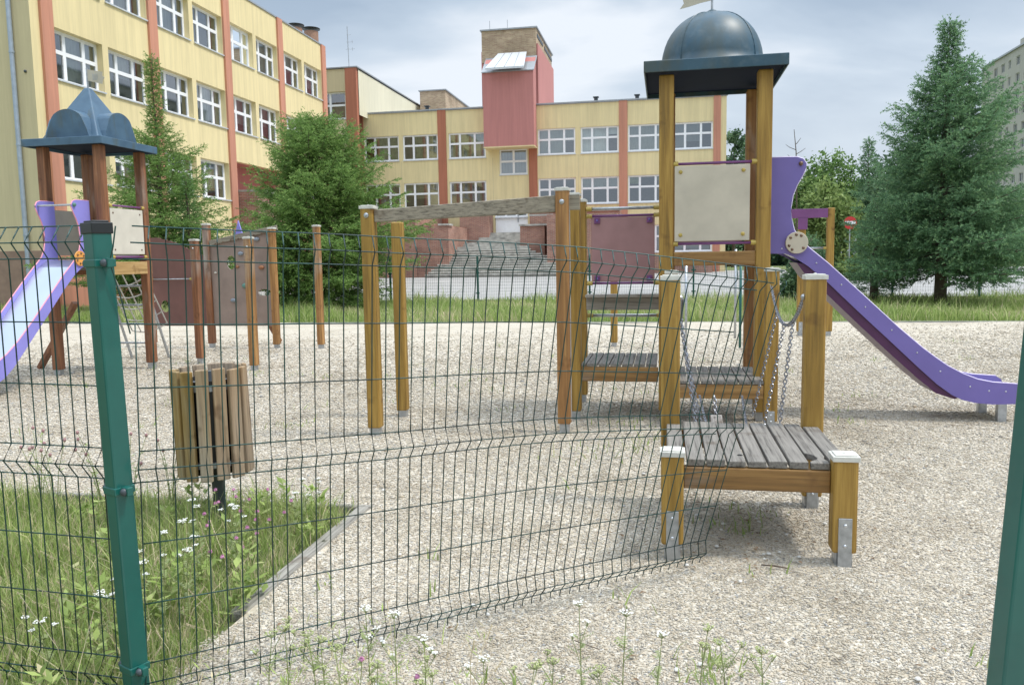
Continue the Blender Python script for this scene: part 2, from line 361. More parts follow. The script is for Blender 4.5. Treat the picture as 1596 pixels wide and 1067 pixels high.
def copy_thing(src, u, v, z, label, group=None, scale=1, rot=0):
    r = src.copy(); COL.objects.link(r); r.location = xy(u, v, z); r.rotation_euler = (0, 0, -TH+rot); r.scale = (scale,)*3 if not isinstance(scale, tuple) else scale
    r['label'] = label
    if group: r['group'] = group
    def rec(a, b):
        for ch in list(a.children):
            c = ch.copy(); COL.objects.link(c); c.parent = b; rec(ch, c)
    rec(src, r); return r

# ---------------------------------------------------------------- terrain
def slope(v): return 0.0 if v < 28 else min(1, (v-28)/22)*.34
def hg(u, v):   # little rises and hollows of the raked gravel
    return .007*np.sin(u*1.9+.9*np.sin(v*1.1))+.005*np.sin(v*1.7+u*1.1+np.sin(u*.7))
g = MB(); vs = [-400, -20, 28, 34, 40, 46, 50, 70, 900]
for i in range(len(vs)-1): g.add([(-700, vs[i], slope(vs[i])-.03), (700, vs[i], slope(vs[i])-.03), (700, vs[i+1], slope(vs[i+1])-.03), (-700, vs[i+1], slope(vs[i+1])-.03)], [(0, 1, 2, 3)])
def soilmat():
    m, t, b = newmat('grassy_soil'); r = ramp(t, noise(t, 14, 6, .65), [(.3, (.075, .095, .030)), (.5, (.13, .17, .055)), (.7, (.20, .20, .10))])
    L(t, r.outputs[0], b.inputs['Base Color']); b.inputs['Roughness'].default_value = 1; bump(t, b, noise(t, 60, 4), .6, .03); return m
g.build('ground', soilmat(), kind='structure')
us = np.arange(-1.66, 14, .11); 
def grid(u0, u1, v0, v1, step):
    a = np.linspace(u0, u1, int((u1-u0)/step)+1); b = np.linspace(v0, v1, int((v1-v0)/step)+1)
    U, V = np.meshgrid(a, b); Z = hg(U, V)
    n = len(a); m = len(b); idx = np.arange(n*m).reshape(m, n)
    F = np.stack([idx[:-1, :-1], idx[:-1, 1:], idx[1:, 1:], idx[1:, :-1]], -1).reshape(-1, 4)
    return np.stack([U, V, Z], -1).reshape(-1, 3), F
V1, F1 = grid(-1.71, 14, -2, 4.44, .12); V2, F2 = grid(-16, 14, 4.44, 18.1, .15)
npmesh('gravel_ground', np.vstack([V1, V2]), np.vstack([F1, F2+len(V1)]), GRV, kind='structure')
def pavemat():
    m, t, b = newmat('worn_asphalt'); r = ramp(t, noise(t, .6, 6, .6), [(.3, (.26, .255, .245)), (.7, (.36, .35, .335))])
    cr = ramp(t, noise(t, 1, 5, .7, (.15, 1.3, 1)), [(.60, (1, 1, 1)), (.66, (.72, .72, .70))])
    L(t, mixc(t, 1, r.outputs[0], cr.outputs[0], 'MULTIPLY'), b.inputs['Base Color']); b.inputs['Roughness'].default_value = .9; return m
g = MB(); pv = [28.3, 34, 40, 46, 50, 62]
for i in range(5): g.add([(-19.2, pv[i], slope(pv[i])+.004), (40, pv[i], slope(pv[i])+.004), (40, pv[i+1], slope(pv[i+1])+.004), (-19.2, pv[i+1], slope(pv[i+1])+.004)], [(0, 1, 2, 3)])
g.build('paved_yard', pavemat(), kind='structure')
# edging boards round the lawn corner
e = MB()
e.box(-1.785, -1.71, 2.95, 4.40, -.05, .016); e.box(-8, -1.70, 4.403, 4.44, -.05, .015)
e.build('lawn_edging', KERBM, bevel=.012, kind='structure')
e = MB(); e.box(-16, 14, 18.12, 18.17, -.05, .012); e.build('gravel_edging', CONC, kind='structure')

# loose stones of the gravel, near the camera
def stones():
    n = 600000
    X = rng.uniform(-1, 1, n); Y = 1.9*np.exp(rng.uniform(0, 1, n)*math.log(17/1.9)); 
    keep = rng.random(n) < np.clip((17-Y)/9, 0, 1)*np.clip(Y/3.4, .0, 1); 
    X = X*(Y*.72+.25)
    U = X*ct-Y*st; V = X*st+Y*ct
    keep &= ((U > -1.72+.04*np.sin(V*9)) | (V > 4.43)) & (U > -14)
    U = U[keep]; V = V[keep]; Yk = Y[keep]; n = len(U)
    base = np.array([[1, 0, 0], [-1, 0, 0], [0, 1, 0], [0, -1, 0], [0, 0, 1], [0, 0, -1]], float)
    F = np.array([[0, 2, 4], [2, 1, 4], [1, 3, 4], [3, 0, 4], [2, 0, 5], [1, 2, 5], [3, 1, 5], [0, 3, 5]])
    B = base[None]+rng.normal(0, .28, (n, 6, 3))
    r = np.clip(rng.lognormal(math.log(.0045), .30, n), .0026, .012)*np.clip(Yk/4.5, .82, 2.4)
    B = B*r[:, None, None]*np.array([1, 1, .5])
    a = rng.uniform(0, 6.28, n); ca, sa = np.cos(a)[:, None], np.sin(a)[:, None]; el = rng.uniform(1, 1.4, n)[:, None]
    x = B[:, :, 0]*el; y = B[:, :, 1]; B[:, :, 0], B[:, :, 1] = x*ca-y*sa, x*sa+y*ca
    B[:, :, 0] += U[:, None]; B[:, :, 1] += V[:, None]; B[:, :, 2] += (hg(U, V)+r*.25)[:, None]
    FF = (F[None]+(np.arange(n)*6)[:, None, None]).reshape(-1, 3)
    npmesh('gravel_stones', B.reshape(-1, 3), FF, GRVS, kind='stuff', label='loose pale gravel chips covering the play yard', cat='gravel')
stones()

# ---------------------------------------------------------------- grass
def blades(name, U, V, H, W, mat, Z=0, tint=None, lean=.45, **kw):
    n = len(U); a = rng.uniform(0, 6.28, n); dx, dy = np.cos(a), np.sin(a); b = rng.uniform(0, 6.28, n); lx, ly = np.cos(b), np.sin(b)
    ln = H*np.abs(rng.normal(0, lean, n)); Z = np.broadcast_to(Z, n)
    P = np.zeros((n, 5, 3))
    def setp(i, side, f, h):
        P[:, i, 0] = U+dx*W*side+lx*ln*f; P[:, i, 1] = V+dy*W*side+ly*ln*f; P[:, i, 2] = Z+H*h
    setp(0, -.5, 0, 0); setp(1, .5, 0, 0); setp(2, .38, .35, .6); setp(3, -.38, .35, .6); setp(4, 0, 1, .97)
    F = np.array([[0, 1, 2], [0, 2, 3], [3, 2, 4]]); FF = (F[None]+(np.arange(n)*5)[:, None, None]).reshape(-1, 3)
    if tint is None: tint = np.clip(rng.normal(.45, .22, n), 0, 1)
    return npmesh(name, P.reshape(-1, 3), FF, mat, np.repeat(tint, 5), kind='stuff', **kw)
n = 90000
Yy = rng.uniform(1.5, 6.2, n); Xx = rng.uniform(-.78, -.1, n)*Yy-.1
U = Xx*ct-Yy*st; V = Xx*st+Yy*ct
cl = .5+.5*np.sin(U*5+2*np.sin(V*3))*np.sin(V*4.3+U*2)
k = (U < -1.80+rng.normal(0, .022, n)+.035*np.sin(V*11)*np.sin(V*4.7+1)+.25*np.clip(3.0-V, 0, 1.2)) & (V < 4.38+rng.normal(0, .03, n)) & (rng.random(n) < .55+.45*cl)
U, V, cl = U[k], V[k], cl[k]
npat = np.clip(rng.normal(.45, .2, len(U))+.25*(cl-.5), 0, .8); dry = rng.random(len(U)) < .14+.22*(1-cl); npat[dry] = rng.uniform(.85, 1, dry.sum())
blades('lawn_grass', U, V, rng.gamma(4, .019, len(U))*(.6+.8*cl)+.018, rng.uniform(.003, .0065, len(U)), GRASS, -.02, npat, .62, label='long meadow grass on the lawn beside the litter bin', cat='grass')
n = 85000
U = rng.uniform(-24, 15, n); V = 18.2+rng.beta(1, 1.4, n)*10.4
blades('far_grass_strip', U, V, rng.gamma(4, .042, n)*(.8+.4*np.sin(U*1.3+V*.7))+.04, rng.uniform(.010, .024, n), GRASS, -.02, np.clip(rng.normal(.55, .24, n)+.16*np.sin(U*.9+V), 0, 1), .6, label='strip of rough grass beyond the gravel along the far fence', cat='grass')
# small weeds coming up through the gravel
cu = []; 
for (a, b, s, m) in [(-.30, 7.0, .16, 40), (-.15, 6.3, .12, 30), (.35, 4.35, .10, 30), (.45, 4.6, .1, 26), (.16, 2.75, .08, 50), (-.45, 6.0, .14, 30), (-3.2, 6.6, .08, 20)]+[(rng.uniform(-8, 5), rng.uniform(5.5, 15), .10, 12) for _ in range(60)]+[(rng.uniform(-1.5, 2.2), rng.uniform(2.3, 5), .04, 7) for _ in range(14)]:
    cu.append(np.stack([rng.normal(a, s, m), rng.normal(b, s, m)], -1))
cu = np.vstack(cu); cu = cu[(cu[:, 0] > -1.55) | (cu[:, 1] > 4.7)]
blades('gravel_weeds', cu[:, 0], cu[:, 1], rng.uniform(.02, .085, len(cu)), rng.uniform(.003, .010, len(cu)), GRASS, 0, np.clip(rng.normal(.4, .2, len(cu)), 0, 1), .8, label='thin weeds coming up through the gravel', cat='weeds')

# ---------------------------------------------------------------- foreground flowers
def yarrow(u, v, h, label, nb=2, group=None, lean=(0, 0), white=True, z=0):
    t = T('yarrow_plant', label, 'wildflower', u, v, z, group); s = MB(); lf = s
    top = (u+lean[0], v+lean[1], h+z); mid = (u+lean[0]*.4, v+lean[1]*.4, z+h*.55)
    s.tube([(u, v, z-.02), mid, top], [.0022, .0018, .0012], 5)
    heads = [(top, .022 if v > 2.6 else .026)]
    for i in range(nb):
        a = random.uniform(0, 6.28); q = Vector(mid).lerp(Vector(top), random.uniform(-.2, .5)); l = random.uniform(.05, .10)
        e = (q.x+math.cos(a)*l*.6, q.y+math.sin(a)*l*.6, q.z+l); s.tube([q, e], .0012, 4); heads.append((e, random.uniform(.012, .020)))
    fs = []
    for (c, r) in heads:
        f = MB(); fs.append(f)
        for i in range(22 if r > .02 else 12):
            a = random.uniform(0, 6.28); d = r*math.sqrt(random.random()); d *= .85; p = (c[0]+math.cos(a)*d, c[1]+math.sin(a)*d, c[2]+.012+random.uniform(-.002, .003)-d*.12)
            s.tube([(c[0], c[1], c[2]-.006), (p[0], p[1], p[2]-.003)], .0006, 3); f.ball(p, .0032, 5, (1, 1, .6))
    for i in range(16):
        q = Vector((u, v, z)).lerp(Vector(top), random.uniform(.03, .75)); a = random.uniform(0, 6.28); l = random.uniform(.02, .06)
        d = Vector((math.cos(a), math.sin(a), .7)).normalized(); p = d.cross(Vector((0, 0, 1))).normalized()*.0022
        lf.add([q-p, q+p, q+d*l], [(0, 1, 2)])
        for j in range(4): m = q+d*l*(.25+.18*j); lf.add([m, m+d*.006, m+p*5+d*.005], [(0, 1, 2)]); lf.add([m, m+d*.006, m-p*5+d*.005], [(0, 1, 2)])
    s.build('stem', STEM, t)
    for f in fs: f.build('flower_head', YARW if white else BUDS, t)
    return t
def fromxy(X, Y): return (X*ct-Y*st, X*st+Y*ct)
# pixel-measured spots turned into yard coordinates once: (X at camera, Y, height)
near = [(.20, 2.40, .385, 'tallest white yarrow, branching, on the gravel in front of the loose fence panel', 2), (.32, 2.38, .36, 'white yarrow with a single head, right of the tallest yarrow', 0),
        (.43, 2.40, .28, 'short white yarrow at the right end of the foreground flowers', 0), (-.29, 2.42, .27, 'white yarrow in front of the middle of the loose fence panel', 2), (-.37, 2.36, .375, 'taller white yarrow just left of the middle of the loose fence panel', 1),
        (-.47, 2.46, .35, 'white yarrow at the bent lower wires, nearest the lawn corner', 2), (-.10, 2.34, .24, 'low faded yarrow with a brownish head beside a grass tuft', 1)]
for X, Y, h, lb, nb in near:
    u, v = fromxy(X, Y); yarrow(u, v, h, lb, nb, lean=(random.uniform(-.02, .02), 0))
for X, Y, h in [(.56, 2.40, .30), (.66, 2.42, .24), (.10, 2.36, .22), (.02, 2.3, .24), (.27, 2.3, .22), (.78, 2.44, .20), (-.52, 2.3, .30), (-.6, 2.4, .28), (-.42, 2.28, .26), (-.70, 2.36, .34), (-.65, 2.5, .25), (-.8, 2.45, .28), (-.25, 2.3, .22)]:
    u, v = fromxy(X, Y); yarrow(u, v, h, 'budding green yarrow stalk not yet in flower, along the bottom edge', 2, 'budding stalks in the foreground', (random.uniform(-.04, .04), 0), False)
for X, Y, h in [(-1.0, 3.35, .42), (-1.06, 3.20, .38), (-.94, 3.6, .33), (-.86, 3.4, .38), (-1.3, 3.0, .42), (-1.25, 3.15, .30), (-1.42, 2.9, .34), (-1.05, 2.78, .30), (-.95, 2.9, .34), (-1.15, 2.75, .26), (-1.62, 2.68, .24), (-.90, 4.2, .28), (-1.0, 4.35, .26), (-1.15, 4.1, .25), (-1.12, 3.75, .28)]:
    u, v = fromxy(X, Y)
    if u > -1.85: u = -1.85-random.random()*.2
    yarrow(u, v, h, 'white yarrow flowering in the lawn behind the green fence', random.choice((1, 2, 3)), 'white yarrow in the lawn', (random.uniform(-.03, .03), random.uniform(-.03, .03)))
def clover(u, v, h, label, group, z=0):
    t = T('clover_flower', label, 'wildflower', u, v, z, group); s = MB(); f = MB()
    s.tube([(u, v, z-.02), (u+.01, v, z+h*.6), (u+.015, v+.005, z+h)], .0015, 5)
    for a in (0, 2.1, 4.2): s.add([(u+.015, v, z+h-.01), (u+.015+.016*math.cos(a), v+.016*math.sin(a), z+h-.006), (u+.015+.012*math.cos(a+.9), v+.012*math.sin(a+.9), z+h-.014)], [(0, 1, 2)])
    for i in range(46):
        a = random.uniform(0, 6.28); ph = random.uniform(0, 2.0); d = Vector((math.sin(ph)*math.cos(a), math.sin(ph)*math.sin(a), math.cos(ph))); c = Vector((u+.015, v+.005, z+h)); p = d.orthogonal().normalized()*.002
        f.add([c+d*.004-p, c+d*.004+p, c+d*.011], [(0, 1, 2)]); f.add([c+d*.004-p.cross(d), c+d*.004+p.cross(d), c+d*.011], [(0, 1, 2)])
    f.ball((u+.015, v+.005, z+h), .007, 6)
    s.build('stem', STEM, t); f.build('flower_head', CLOV, t)
for i in range(22):
    X = random.uniform(-1.5, -1.05); Y = random.uniform(3.2, 4.2); u, v = fromxy(X*Y/3.7, Y)
    clover(min(u, -1.8), v, random.uniform(.20, .34), 'pink clover head among the lawn grass near the litter bin', 'pink clover in the lawn')
for X, Y in [(-.50, 2.40)]:
    u, v = fromxy(X, Y); clover(u, v, .22, 'single pink clover on the gravel near the lawn corner', None)
u, v = fromxy(-.33, 2.4); clover(u, v, .16, 'small pink clover at the bottom edge below the middle of the loose fence panel', None)
dr = MB()
for i in range(80):
    X = random.uniform(-1.9, -.05); Y = random.uniform(2.2, 3.6); u, v = fromxy(X, Y)
    if u > -1.7 and v > 2.75: continue
    h = random.uniform(.12, .42) if u < -1.6 else random.uniform(.12, .30); a = random.uniform(0, 6.28); l = h*random.uniform(.2, .9)
    dr.tube([(u, v, -.01), (u+math.cos(a)*l*.3, v+math.sin(a)*l*.3, h*.6), (u+math.cos(a)*l, v+math.sin(a)*l, h)], [.0014, .0011, .0008], 4)
    for j in range(5): q = (u+math.cos(a)*l*(.8+.05*j), v+math.sin(a)*l*(.8+.05*j), h*(.85+.035*j)); dr.ball(q, .0045, 4, (.6, .6, 1.3))
dr.build('dry_grass_stalks', STRAW, kind='stuff', label='dry straw coloured grass stalks near the fence foot', cat='grass')
# bushy weeds along the near fence foot, broad leaved herbs in the lawn
wv = []; wt = []
for i in range(95):
    if i < 45:
        X = random.uniform(-1.05, -.1); Y = random.uniform(2.2, 2.65)
    else: X = None
    if X is not None: u, v = fromxy(X, Y); h = random.uniform(.10, .30)*(1.1 if X < -.4 else .75)
    else:
        Y = random.uniform(2.1, 4.6); u, v = fromxy(random.uniform(-.62, -.25)*Y, Y); h = random.uniform(.08, .26)
        if u > -1.72: continue
        if v > 4.45: continue
    for j in range(26 if X is None else 22):
        z = h*random.random(); a = random.uniform(0, 6.28); l = random.uniform(.015, .06)*(1.3 if X is None else .75); q = Vector((u+random.gauss(0, .02)+math.cos(a)*.01, v+random.gauss(0, .02), z)); d = Vector((math.cos(a), math.sin(a), random.uniform(.1, 1.2))).normalized(); p = d.cross(Vector((0, 0, 1))).normalized()*l*(.22 if X is None else .07)
        wv += [q, q+d*l*.5+p, q+d*l, q+d*l*.5-p]; t_ = min(1, max(0, random.gauss(.35 if X is None else .5, .15))); wt += [t_+.12]*4
npmesh('leafy_herbs', np.array([tuple(x) for x in wv]), np.arange(len(wv)).reshape(-1, 4), GRASS, wt, kind='stuff', label='leafy green herbs among the grass by the fence', cat='herbs')
tw = MB(); u, v = fromxy(1.20, 3.62); tw.tube([(u-.06, v, .018), (u, v-.015, .022), (u+.06, v-.03, .018)], [.003, .004, .003], 6); tw.build('fallen_twig', BARK, at=(u, v, 0), label='short dark twig lying on the gravel in front of the low platform', cat='twig')
tw = MB(); u, v = fromxy(.26, 2.88); tw.tube([(u-.05, v+.03, .016), (u+.05, v-.03, .018)], [.002, .0016], 6); tw.build('fallen_twig', BARK, at=(u, v, 0), label='thin pale twig lying on the gravel behind the tallest yarrow', cat='twig')
# litter of dead leaves, crumbs of bark and bigger pale pebbles on the gravel
db = MB(); pb_ = MB()
for i in range(290):
    Y = 2.3+11*random.random()**1.6; X = random.uniform(-.62, .66)*Y; u, v = fromxy(X, Y)
    if i >= 210: u = .35+random.gauss(0, .28); v = 4.15+random.gauss(0, .3); Y = 4
    if u < -1.6 and v < 4.6: continue
    z = float(hg(u, v))+.012; a = random.uniform(0, 6.28); l = random.uniform(.006, .016)*(1+Y*.05); c, s_ = math.cos(a)*l, math.sin(a)*l
    if i % 4: db.add([(u-c, v-s_, z), (u+s_*.5, v-c*.5, z+.004), (u+c, v+s_, z+.002), (u-s_*.5, v+c*.5, z+.006)], [(0, 1, 2, 3)])
    else: pb_.ball((u, v, z), random.uniform(.007, .013), 6, (1, 1, .55))
db.build('leaf_litter', plain('dead_leaf', (.20, .13, .075), .9, var=.5, scale=30), kind='stuff', label='scattered dead leaves and bark crumbs on the gravel', cat='litter')
pb_.build('large_pebbles', plain('pale_pebble', (.62, .60, .56), .8, var=.2, scale=30), kind='stuff', label='scattered larger pale pebbles in the gravel', cat='pebbles')
# tall purple-topped weeds behind the left fence panel
for i, (X, Y) in enumerate([(-2.65, 4.55), (-2.45, 4.7), (-2.2, 4.5), (-2.85, 4.75), (-3.0, 4.5), (-2.0, 4.6)]):
    u, v = fromxy(X, Y); v = min(v, 4.42); t = T('thistle_weed', 'tall wiry weed with small dull purple heads at the lawn edge', 'weed', u, v, 0, 'wiry weeds at the lawn edge'); s = MB(); f = MB()
    for j in range(5):
        a = random.uniform(0, 6.28); h = random.uniform(.3, .5); d = random.uniform(.04, .14); tip = (u+math.cos(a)*d, v+math.sin(a)*d, h); s.tube([(u, v, 0), (u+math.cos(a)*d*.4, v+math.sin(a)*d*.4, h*.6), tip], [.003, .002, .0015], 5); f.ball(tip, .010, 6, (1, 1, 1.2))
        for q in range(7): z = h*random.uniform(.2, .95); b = random.uniform(0, 6.28); c = Vector((u+math.cos(a)*d*z/h*.8, v+math.sin(a)*d*z/h*.8, z)); e = Vector((math.cos(b), math.sin(b), .5))*.035; p = Vector((-math.sin(b), math.cos(b), 0))*.007; s.add([c, c+e*.5+p, c+e, c+e*.5-p], [(0, 1, 2, 3)])
    s.build('stem', STEM, t); f.build('flower_head', PINKP, t)

# ---------------------------------------------------------------- near fence (given in camera-aligned metres X, Y)
def W(X, Y, z): u, v = fromxy(X, Y); return Vector((u, v, z))
WIRES = [0, .05, .10, .30, .50, .70, .75, .80, 1.0, 1.2, 1.4, 1.45, 1.50]       # distance below the top wire
def disp(s):     # V-folds pressed into the mesh
    for c in (.05, .75, 1.45):
        if abs(s-c) < .05: return .036*(1-abs(s-c)/.05)
    return 0
def fence_panel(name, top, bot, normal, n, label, first=0, skip_top=(), wire_end={}, s_end=1.53):
    """top, bot: functions of the fraction 0..1 along the panel giving points"""
    vw = MB(); hw = vw
    nd = [0, .035, .05, .10, .3, .5, .70, .75, .80, 1.0, 1.2, 1.4, 1.45, 1.5, s_end]
    def P(f, s, off=0): return top(f).lerp(bot(f), s/1.5)+normal(f)*(disp(s)+off)
    for k in range(n+1):
        f = k/n
        if k in skip_top: nn = [s for s in nd if s > skip_top[k]-1e-6]
        else: nn = nd
        vw.tube([P(f, s) for s in nn], .0023, 5)
    for i, s in enumerate(WIRES):
        a, b = wire_end.get(i, (0, 1)); m = 24
        hw.tube([P(a+(b-a)*j/m, s, -.0045) for j in range(m+1)], .0023, 5)
    return vw.build(name, WIRE, FENCE, smooth=True, label=label)
def poly(pts):
    def f(x):
        for (a, p), (b, q) in zip(pts, pts[1:]):
            if x <= b+1e-9: return Vector(p).lerp(Vector(q), (x-a)/(b-a))
        (a, p), (b, q) = pts[-2:]; return Vector(p).lerp(Vector(q), (x-a)/(b-a))
    return f
FENCE = T('wire_mesh_fence', 'green wire mesh fence in the foreground with a corner post, its right panel torn loose', 'fence', *fromxy(-1.27, 2.46), 0)
# panel left of the post, running away to the left
lt = poly([(0, W(-1.255, 2.50, 1.574)), (1, W(-3.68, 3.10, 1.59))]); lb = poly([(0, W(-1.262, 2.52, .075)), (1, W(-3.69, 3.11, .09))])
fence_panel('fence_panel', lt, lb, lambda f: Vector((fromxy(-.24, -.97))+(0,)), 50, 'upright panel over the grass', wire_end={i: (-.012, 1) for i in range(13)})
# loose panel right of the post, twisted and sagging at its free end
def A_(px, py, Y):   # only used to note measured corner points of the loose panel
    d = _F+_R*((px-798)/FPX)-_U*((py-533.5)/FPX); return W(d.x*Y/d.y, Y, CAMH+d.z*Y/d.y)
mt = poly([(k/50, A_(x, y, Y)) for k, x, y, Y in [(0, 205, 352, 2.47), (6, 365, 359, 2.55), (12, 512, 364.5, 2.66), (17, 624, 370.5, 2.76), (24, 763.5, 377, 2.92), (31, 898, 384.5, 3.05), (38, 1028, 399, 3.15), (45, 1148, 413, 3.23), (50, 1224, 423, 3.28)]])
mb = poly([(k/50, A_(x, y, Y)) for k, x, y, Y in [(0, 231, 1080, 2.48), (17, 618, 983, 2.93), (32, 843, 926, 3.24), (47, 1057, 876, 3.56), (50, 1092, 868, 3.64)]])
def mn(f):
    e = (mt(min(1, f+.02))-mt(max(0, f-.02))).normalized(); d = (mb(f)-mt(f)).normalized(); n_ = e.cross(d).normalized()
    c = W(0, 0, CAMH)-mt(f)
    return n_ if n_.dot(c) > 0 else -n_
lp = fence_panel('fence_panel', mt, mb, mn, 50, 'loose panel sagging towards the wooden platform', skip_top={0: .16, 50: .02}, wire_end={0: (0, 1.0), 1: (0, .975), 2: (-.012, .955), 3: (-.01, .93), 5: (0, .93), 7: (-.01, .95), 4: (0, .97)})
stray = MB(); stray.tube([A_(180, 352, 2.40), A_(176, 385, 2.40), A_(171, 408, 2.42), A_(190, 470, 2.45), A_(203, 520, 2.47)], .0023, 5); stray.build('bent_wire', WIRE, lp)
def fence_post(label, top, bot, rot, clamps, scale=1.0, t=None):
    """square section post with plastic cap and bolted clamps; top and bottom given as points"""
    t = t or T('fence_post', label, 'fence post', bot.x, bot.y, 0); d = (top-bot).normalized()
    ax = Vector((math.cos(rot), math.sin(rot), 0)); ay = d.cross(ax).normalized(); ax = ay.cross(d).normalized()
    def blk(mb_, c0, c1, hx, hy):
        mb_.hexa([c0-ax*hx-ay*hy, c0+ax*hx-ay*hy, c0+ax*hx+ay*hy, c0-ax*hx+ay*hy, c1-ax*hx-ay*hy, c1+ax*hx-ay*hy, c1+ax*hx+ay*hy, c1-ax*hx+ay*hy])
    p = MB(); blk(p, bot-d*.15, top, .030*scale, .030*scale); p.build('pole', GREEN, t, bevel=.006)
    c = MB(); blk(c, top-d*.030, top+d*.004, .0335*scale, .0335*scale); blk(c, top+d*.004, top+d*.010, .026*scale, .026*scale); c.build('cap', BLACKP, t, bevel=.005)
    for s in clamps:
        q = top-d*s; k = MB(); blk(k, q-d*.012, q+d*.012, .0335, .0335)
        for sx in (-1, 1):
            e = q+ax*(.050*sx); k.hexa([e-ax*.017-ay*.012-d*.014, e+ax*.017-ay*.012-d*.014, e+ax*.017+ay*.008-d*.014, e-ax*.017+ay*.008-d*.014, e-ax*.017-ay*.012+d*.014, e+ax*.017-ay*.012+d*.014, e+ax*.017+ay*.008+d*.014, e-ax*.017+ay*.008+d*.014])
        kk = k.build('clamp', GREEN, t, bevel=.003)
        for sx in (-1, 1):
            b = MB(); e = q+ax*(.050*sx)-ay*.014; b.ball(e, .0125, 10, (1, .8, 1)); b.build('bolt', BINP, kk, smooth=True)
    return t
pt = A_(150, 349, 2.45); pb = A_(211, 1047, 2.46); pb = pb+(pb-pt).normalized()*.15
fence_post('', pt, pb, R_(-24), (.117, .815, 1.395), t=FENCE)
qt = A_(1650, 330, 1.86); qb = A_(1610, 700, 1.86); qb = qb+(qb-qt)*1.9
fence_post('green fence post cut by the right edge of the picture, with no panel attached', qt, qb, R_(11), (), 1.12)

# ---------------------------------------------------------------- litter bin
def bin_():
    cu_, cv_ = fromxy(-1.665, 4.46); t = T('litter_bin', 'round litter bin clad in worn upright wooden slats on a grey steel post', 'litter bin', cu_, cv_, 0)
    p = MB(); p.tube([(cu_, cv_, -.05), (cu_, cv_, .86)], .034, 16); p.build('post', BINP, t, smooth=False)
    lnr = MB(); lnr.lathe([(.145, .30), (.150, .31), (.165, .82), (.158, .82), (.142, .33), (.02, .33)], (cu_, cv_, 0), 28); lnr.build('liner', BLACKP, t)
    for z in (.36, .78):
        h = MB(); h.lathe([(.172, z-.015), (.176, z-.015), (.176, z+.015), (.172, z+.015)], (cu_, cv_, 0), 32); h.build('hoop', GALV, t)
    m1 = wood('bin_slat_varnished', (.27, .165, .045), (.40, .27, .10), 2, .35, gcol=(.27, .23, .16)); m2 = wood('bin_slat_grey', (.28, .18, .09), (.40, .29, .17), 2, .6, gcol=(.29, .225, .16), rough=.8, crack=.7)
    m3 = wood('bin_slat_tan', (.30, .21, .12), (.42, .33, .21), 2, .45, gcol=(.38, .33, .26)); t.rotation_euler[1] = -.035
    n_ = 14
    for i in range(n_):
        a = 2*math.pi*i/n_+.10; s = MB(); r0, r1 = .178, .203; tw = .05; hw = .0345+.002*math.sin(i*5); z0 = .262+random.uniform(-.006, .008); z1 = .882+random.uniform(-.008, .008)
        def pt_(r, k, z): b = a+(tw if z < .5 else -tw)*(-1); c, s_ = math.cos(b), math.sin(b); return (cu_+r*c-k*s_, cv_+r*s_+k*c, z)
        s.hexa([pt_(r0, -hw, z0+.02), pt_(r1, -hw, z0+.02), pt_(r1, hw, z0+.02), pt_(r0, hw, z0+.02), pt_(r0, -hw, z1), pt_(r1, -hw, z1), pt_(r1, hw, z1), pt_(r0, hw, z1)])
        s.build('slat', m3 if math.pi*1.50 <= a % 6.283 < math.pi*1.62 else m1 if (math.pi*.9 < a % 6.283 < math.pi*1.50) else m2, t, bevel=.006)
bin_()

# ---------------------------------------------------------------- timber posts
def post_parts(t, u, v, top, wd=.105, mat=None, cap=True, foot=.07, plate=False, platez=.24):
    mat = mat or WOODH
    p = MB(); p.box(u-wd/2, u+wd/2, v-wd/2, v+wd/2, foot, top); po = p.build('post', mat, t, bevel=.012)
    f = MB(); f.box(u-wd*.36, u+wd*.36, v-wd*.36, v+wd*.36, -.08, foot+.004)
    f.build('foot_bracket', GALV, t, bevel=.003)
    if plate:
        q = MB(); q.box(u-wd*.28, u+wd*.28, v-wd/2-.006, v-wd/2-.0005, -.05, platez); pl = q.build('plate', GALV, t, bevel=.004)
        for z in (platez-.035, platez*.45): b = MB(); b.ball((u, v-wd/2-.007, z), .009, 8, (1, .5, 1)); b.build('bolt', STEEL, pl, smooth=True)
    if cap:
        c = MB(); c.box(u-wd/2-.006, u+wd/2+.006, v-wd/2-.006, v+wd/2+.006, top-.012, top+.012); c.box(u-wd/2+.006, u+wd/2-.006, v-wd/2+.006, v+wd/2-.006, top+.012, top+.018); c.ball((u, v, top+.019), .010, 8, (1, 1, .5))
        c.build('cap', CAPW, t, bevel=.005)
    return po
def clamp(mb_, p, r=.024): mb_.ball(p, r, 8)
def bar_clamped(t, p, q, mat, r=.014, cmat=None, name='rail'):
    m = MB(); m.tube([p, q], r, 10); o = m.build(name, mat, t, smooth=True)
    c = MB(); d = (Vector(q)-Vector(p)).normalized()
    for e, s in ((Vector(p), 1), (Vector(q), -1)): c.tube([e, e+d*s*.055], .022, 10)
    c.build('clamp', cmat or CLAMP, o)
    return o
def planks(mb_list, t, u0, u1, v0, v1, z0, z1, n, along='v', mat=None, gap=.008, jit=.004):
    for i in range(n):
        s = MB()
        if along == 'v':
            a = u0+(u1-u0)*i/n; b = u0+(u1-u0)*(i+1)/n-gap; j = random.uniform(-jit, jit); s.hexa([(a, v0+j, z0), (b, v0+j, z0), (b+random.uniform(-.002, .002), v1+j, z0), (a+random.uniform(-.002, .002), v1+j, z0), (a, v0+j, z1+random.uniform(-.002, .002)), (b, v0+j, z1+random.uniform(-.002, .002)), (b, v1+j, z1+random.uniform(-.002, .002)), (a, v1+j, z1+random.uniform(-.002, .002))])
        s.build('plank', mat or GREYY, t, bevel=.004)

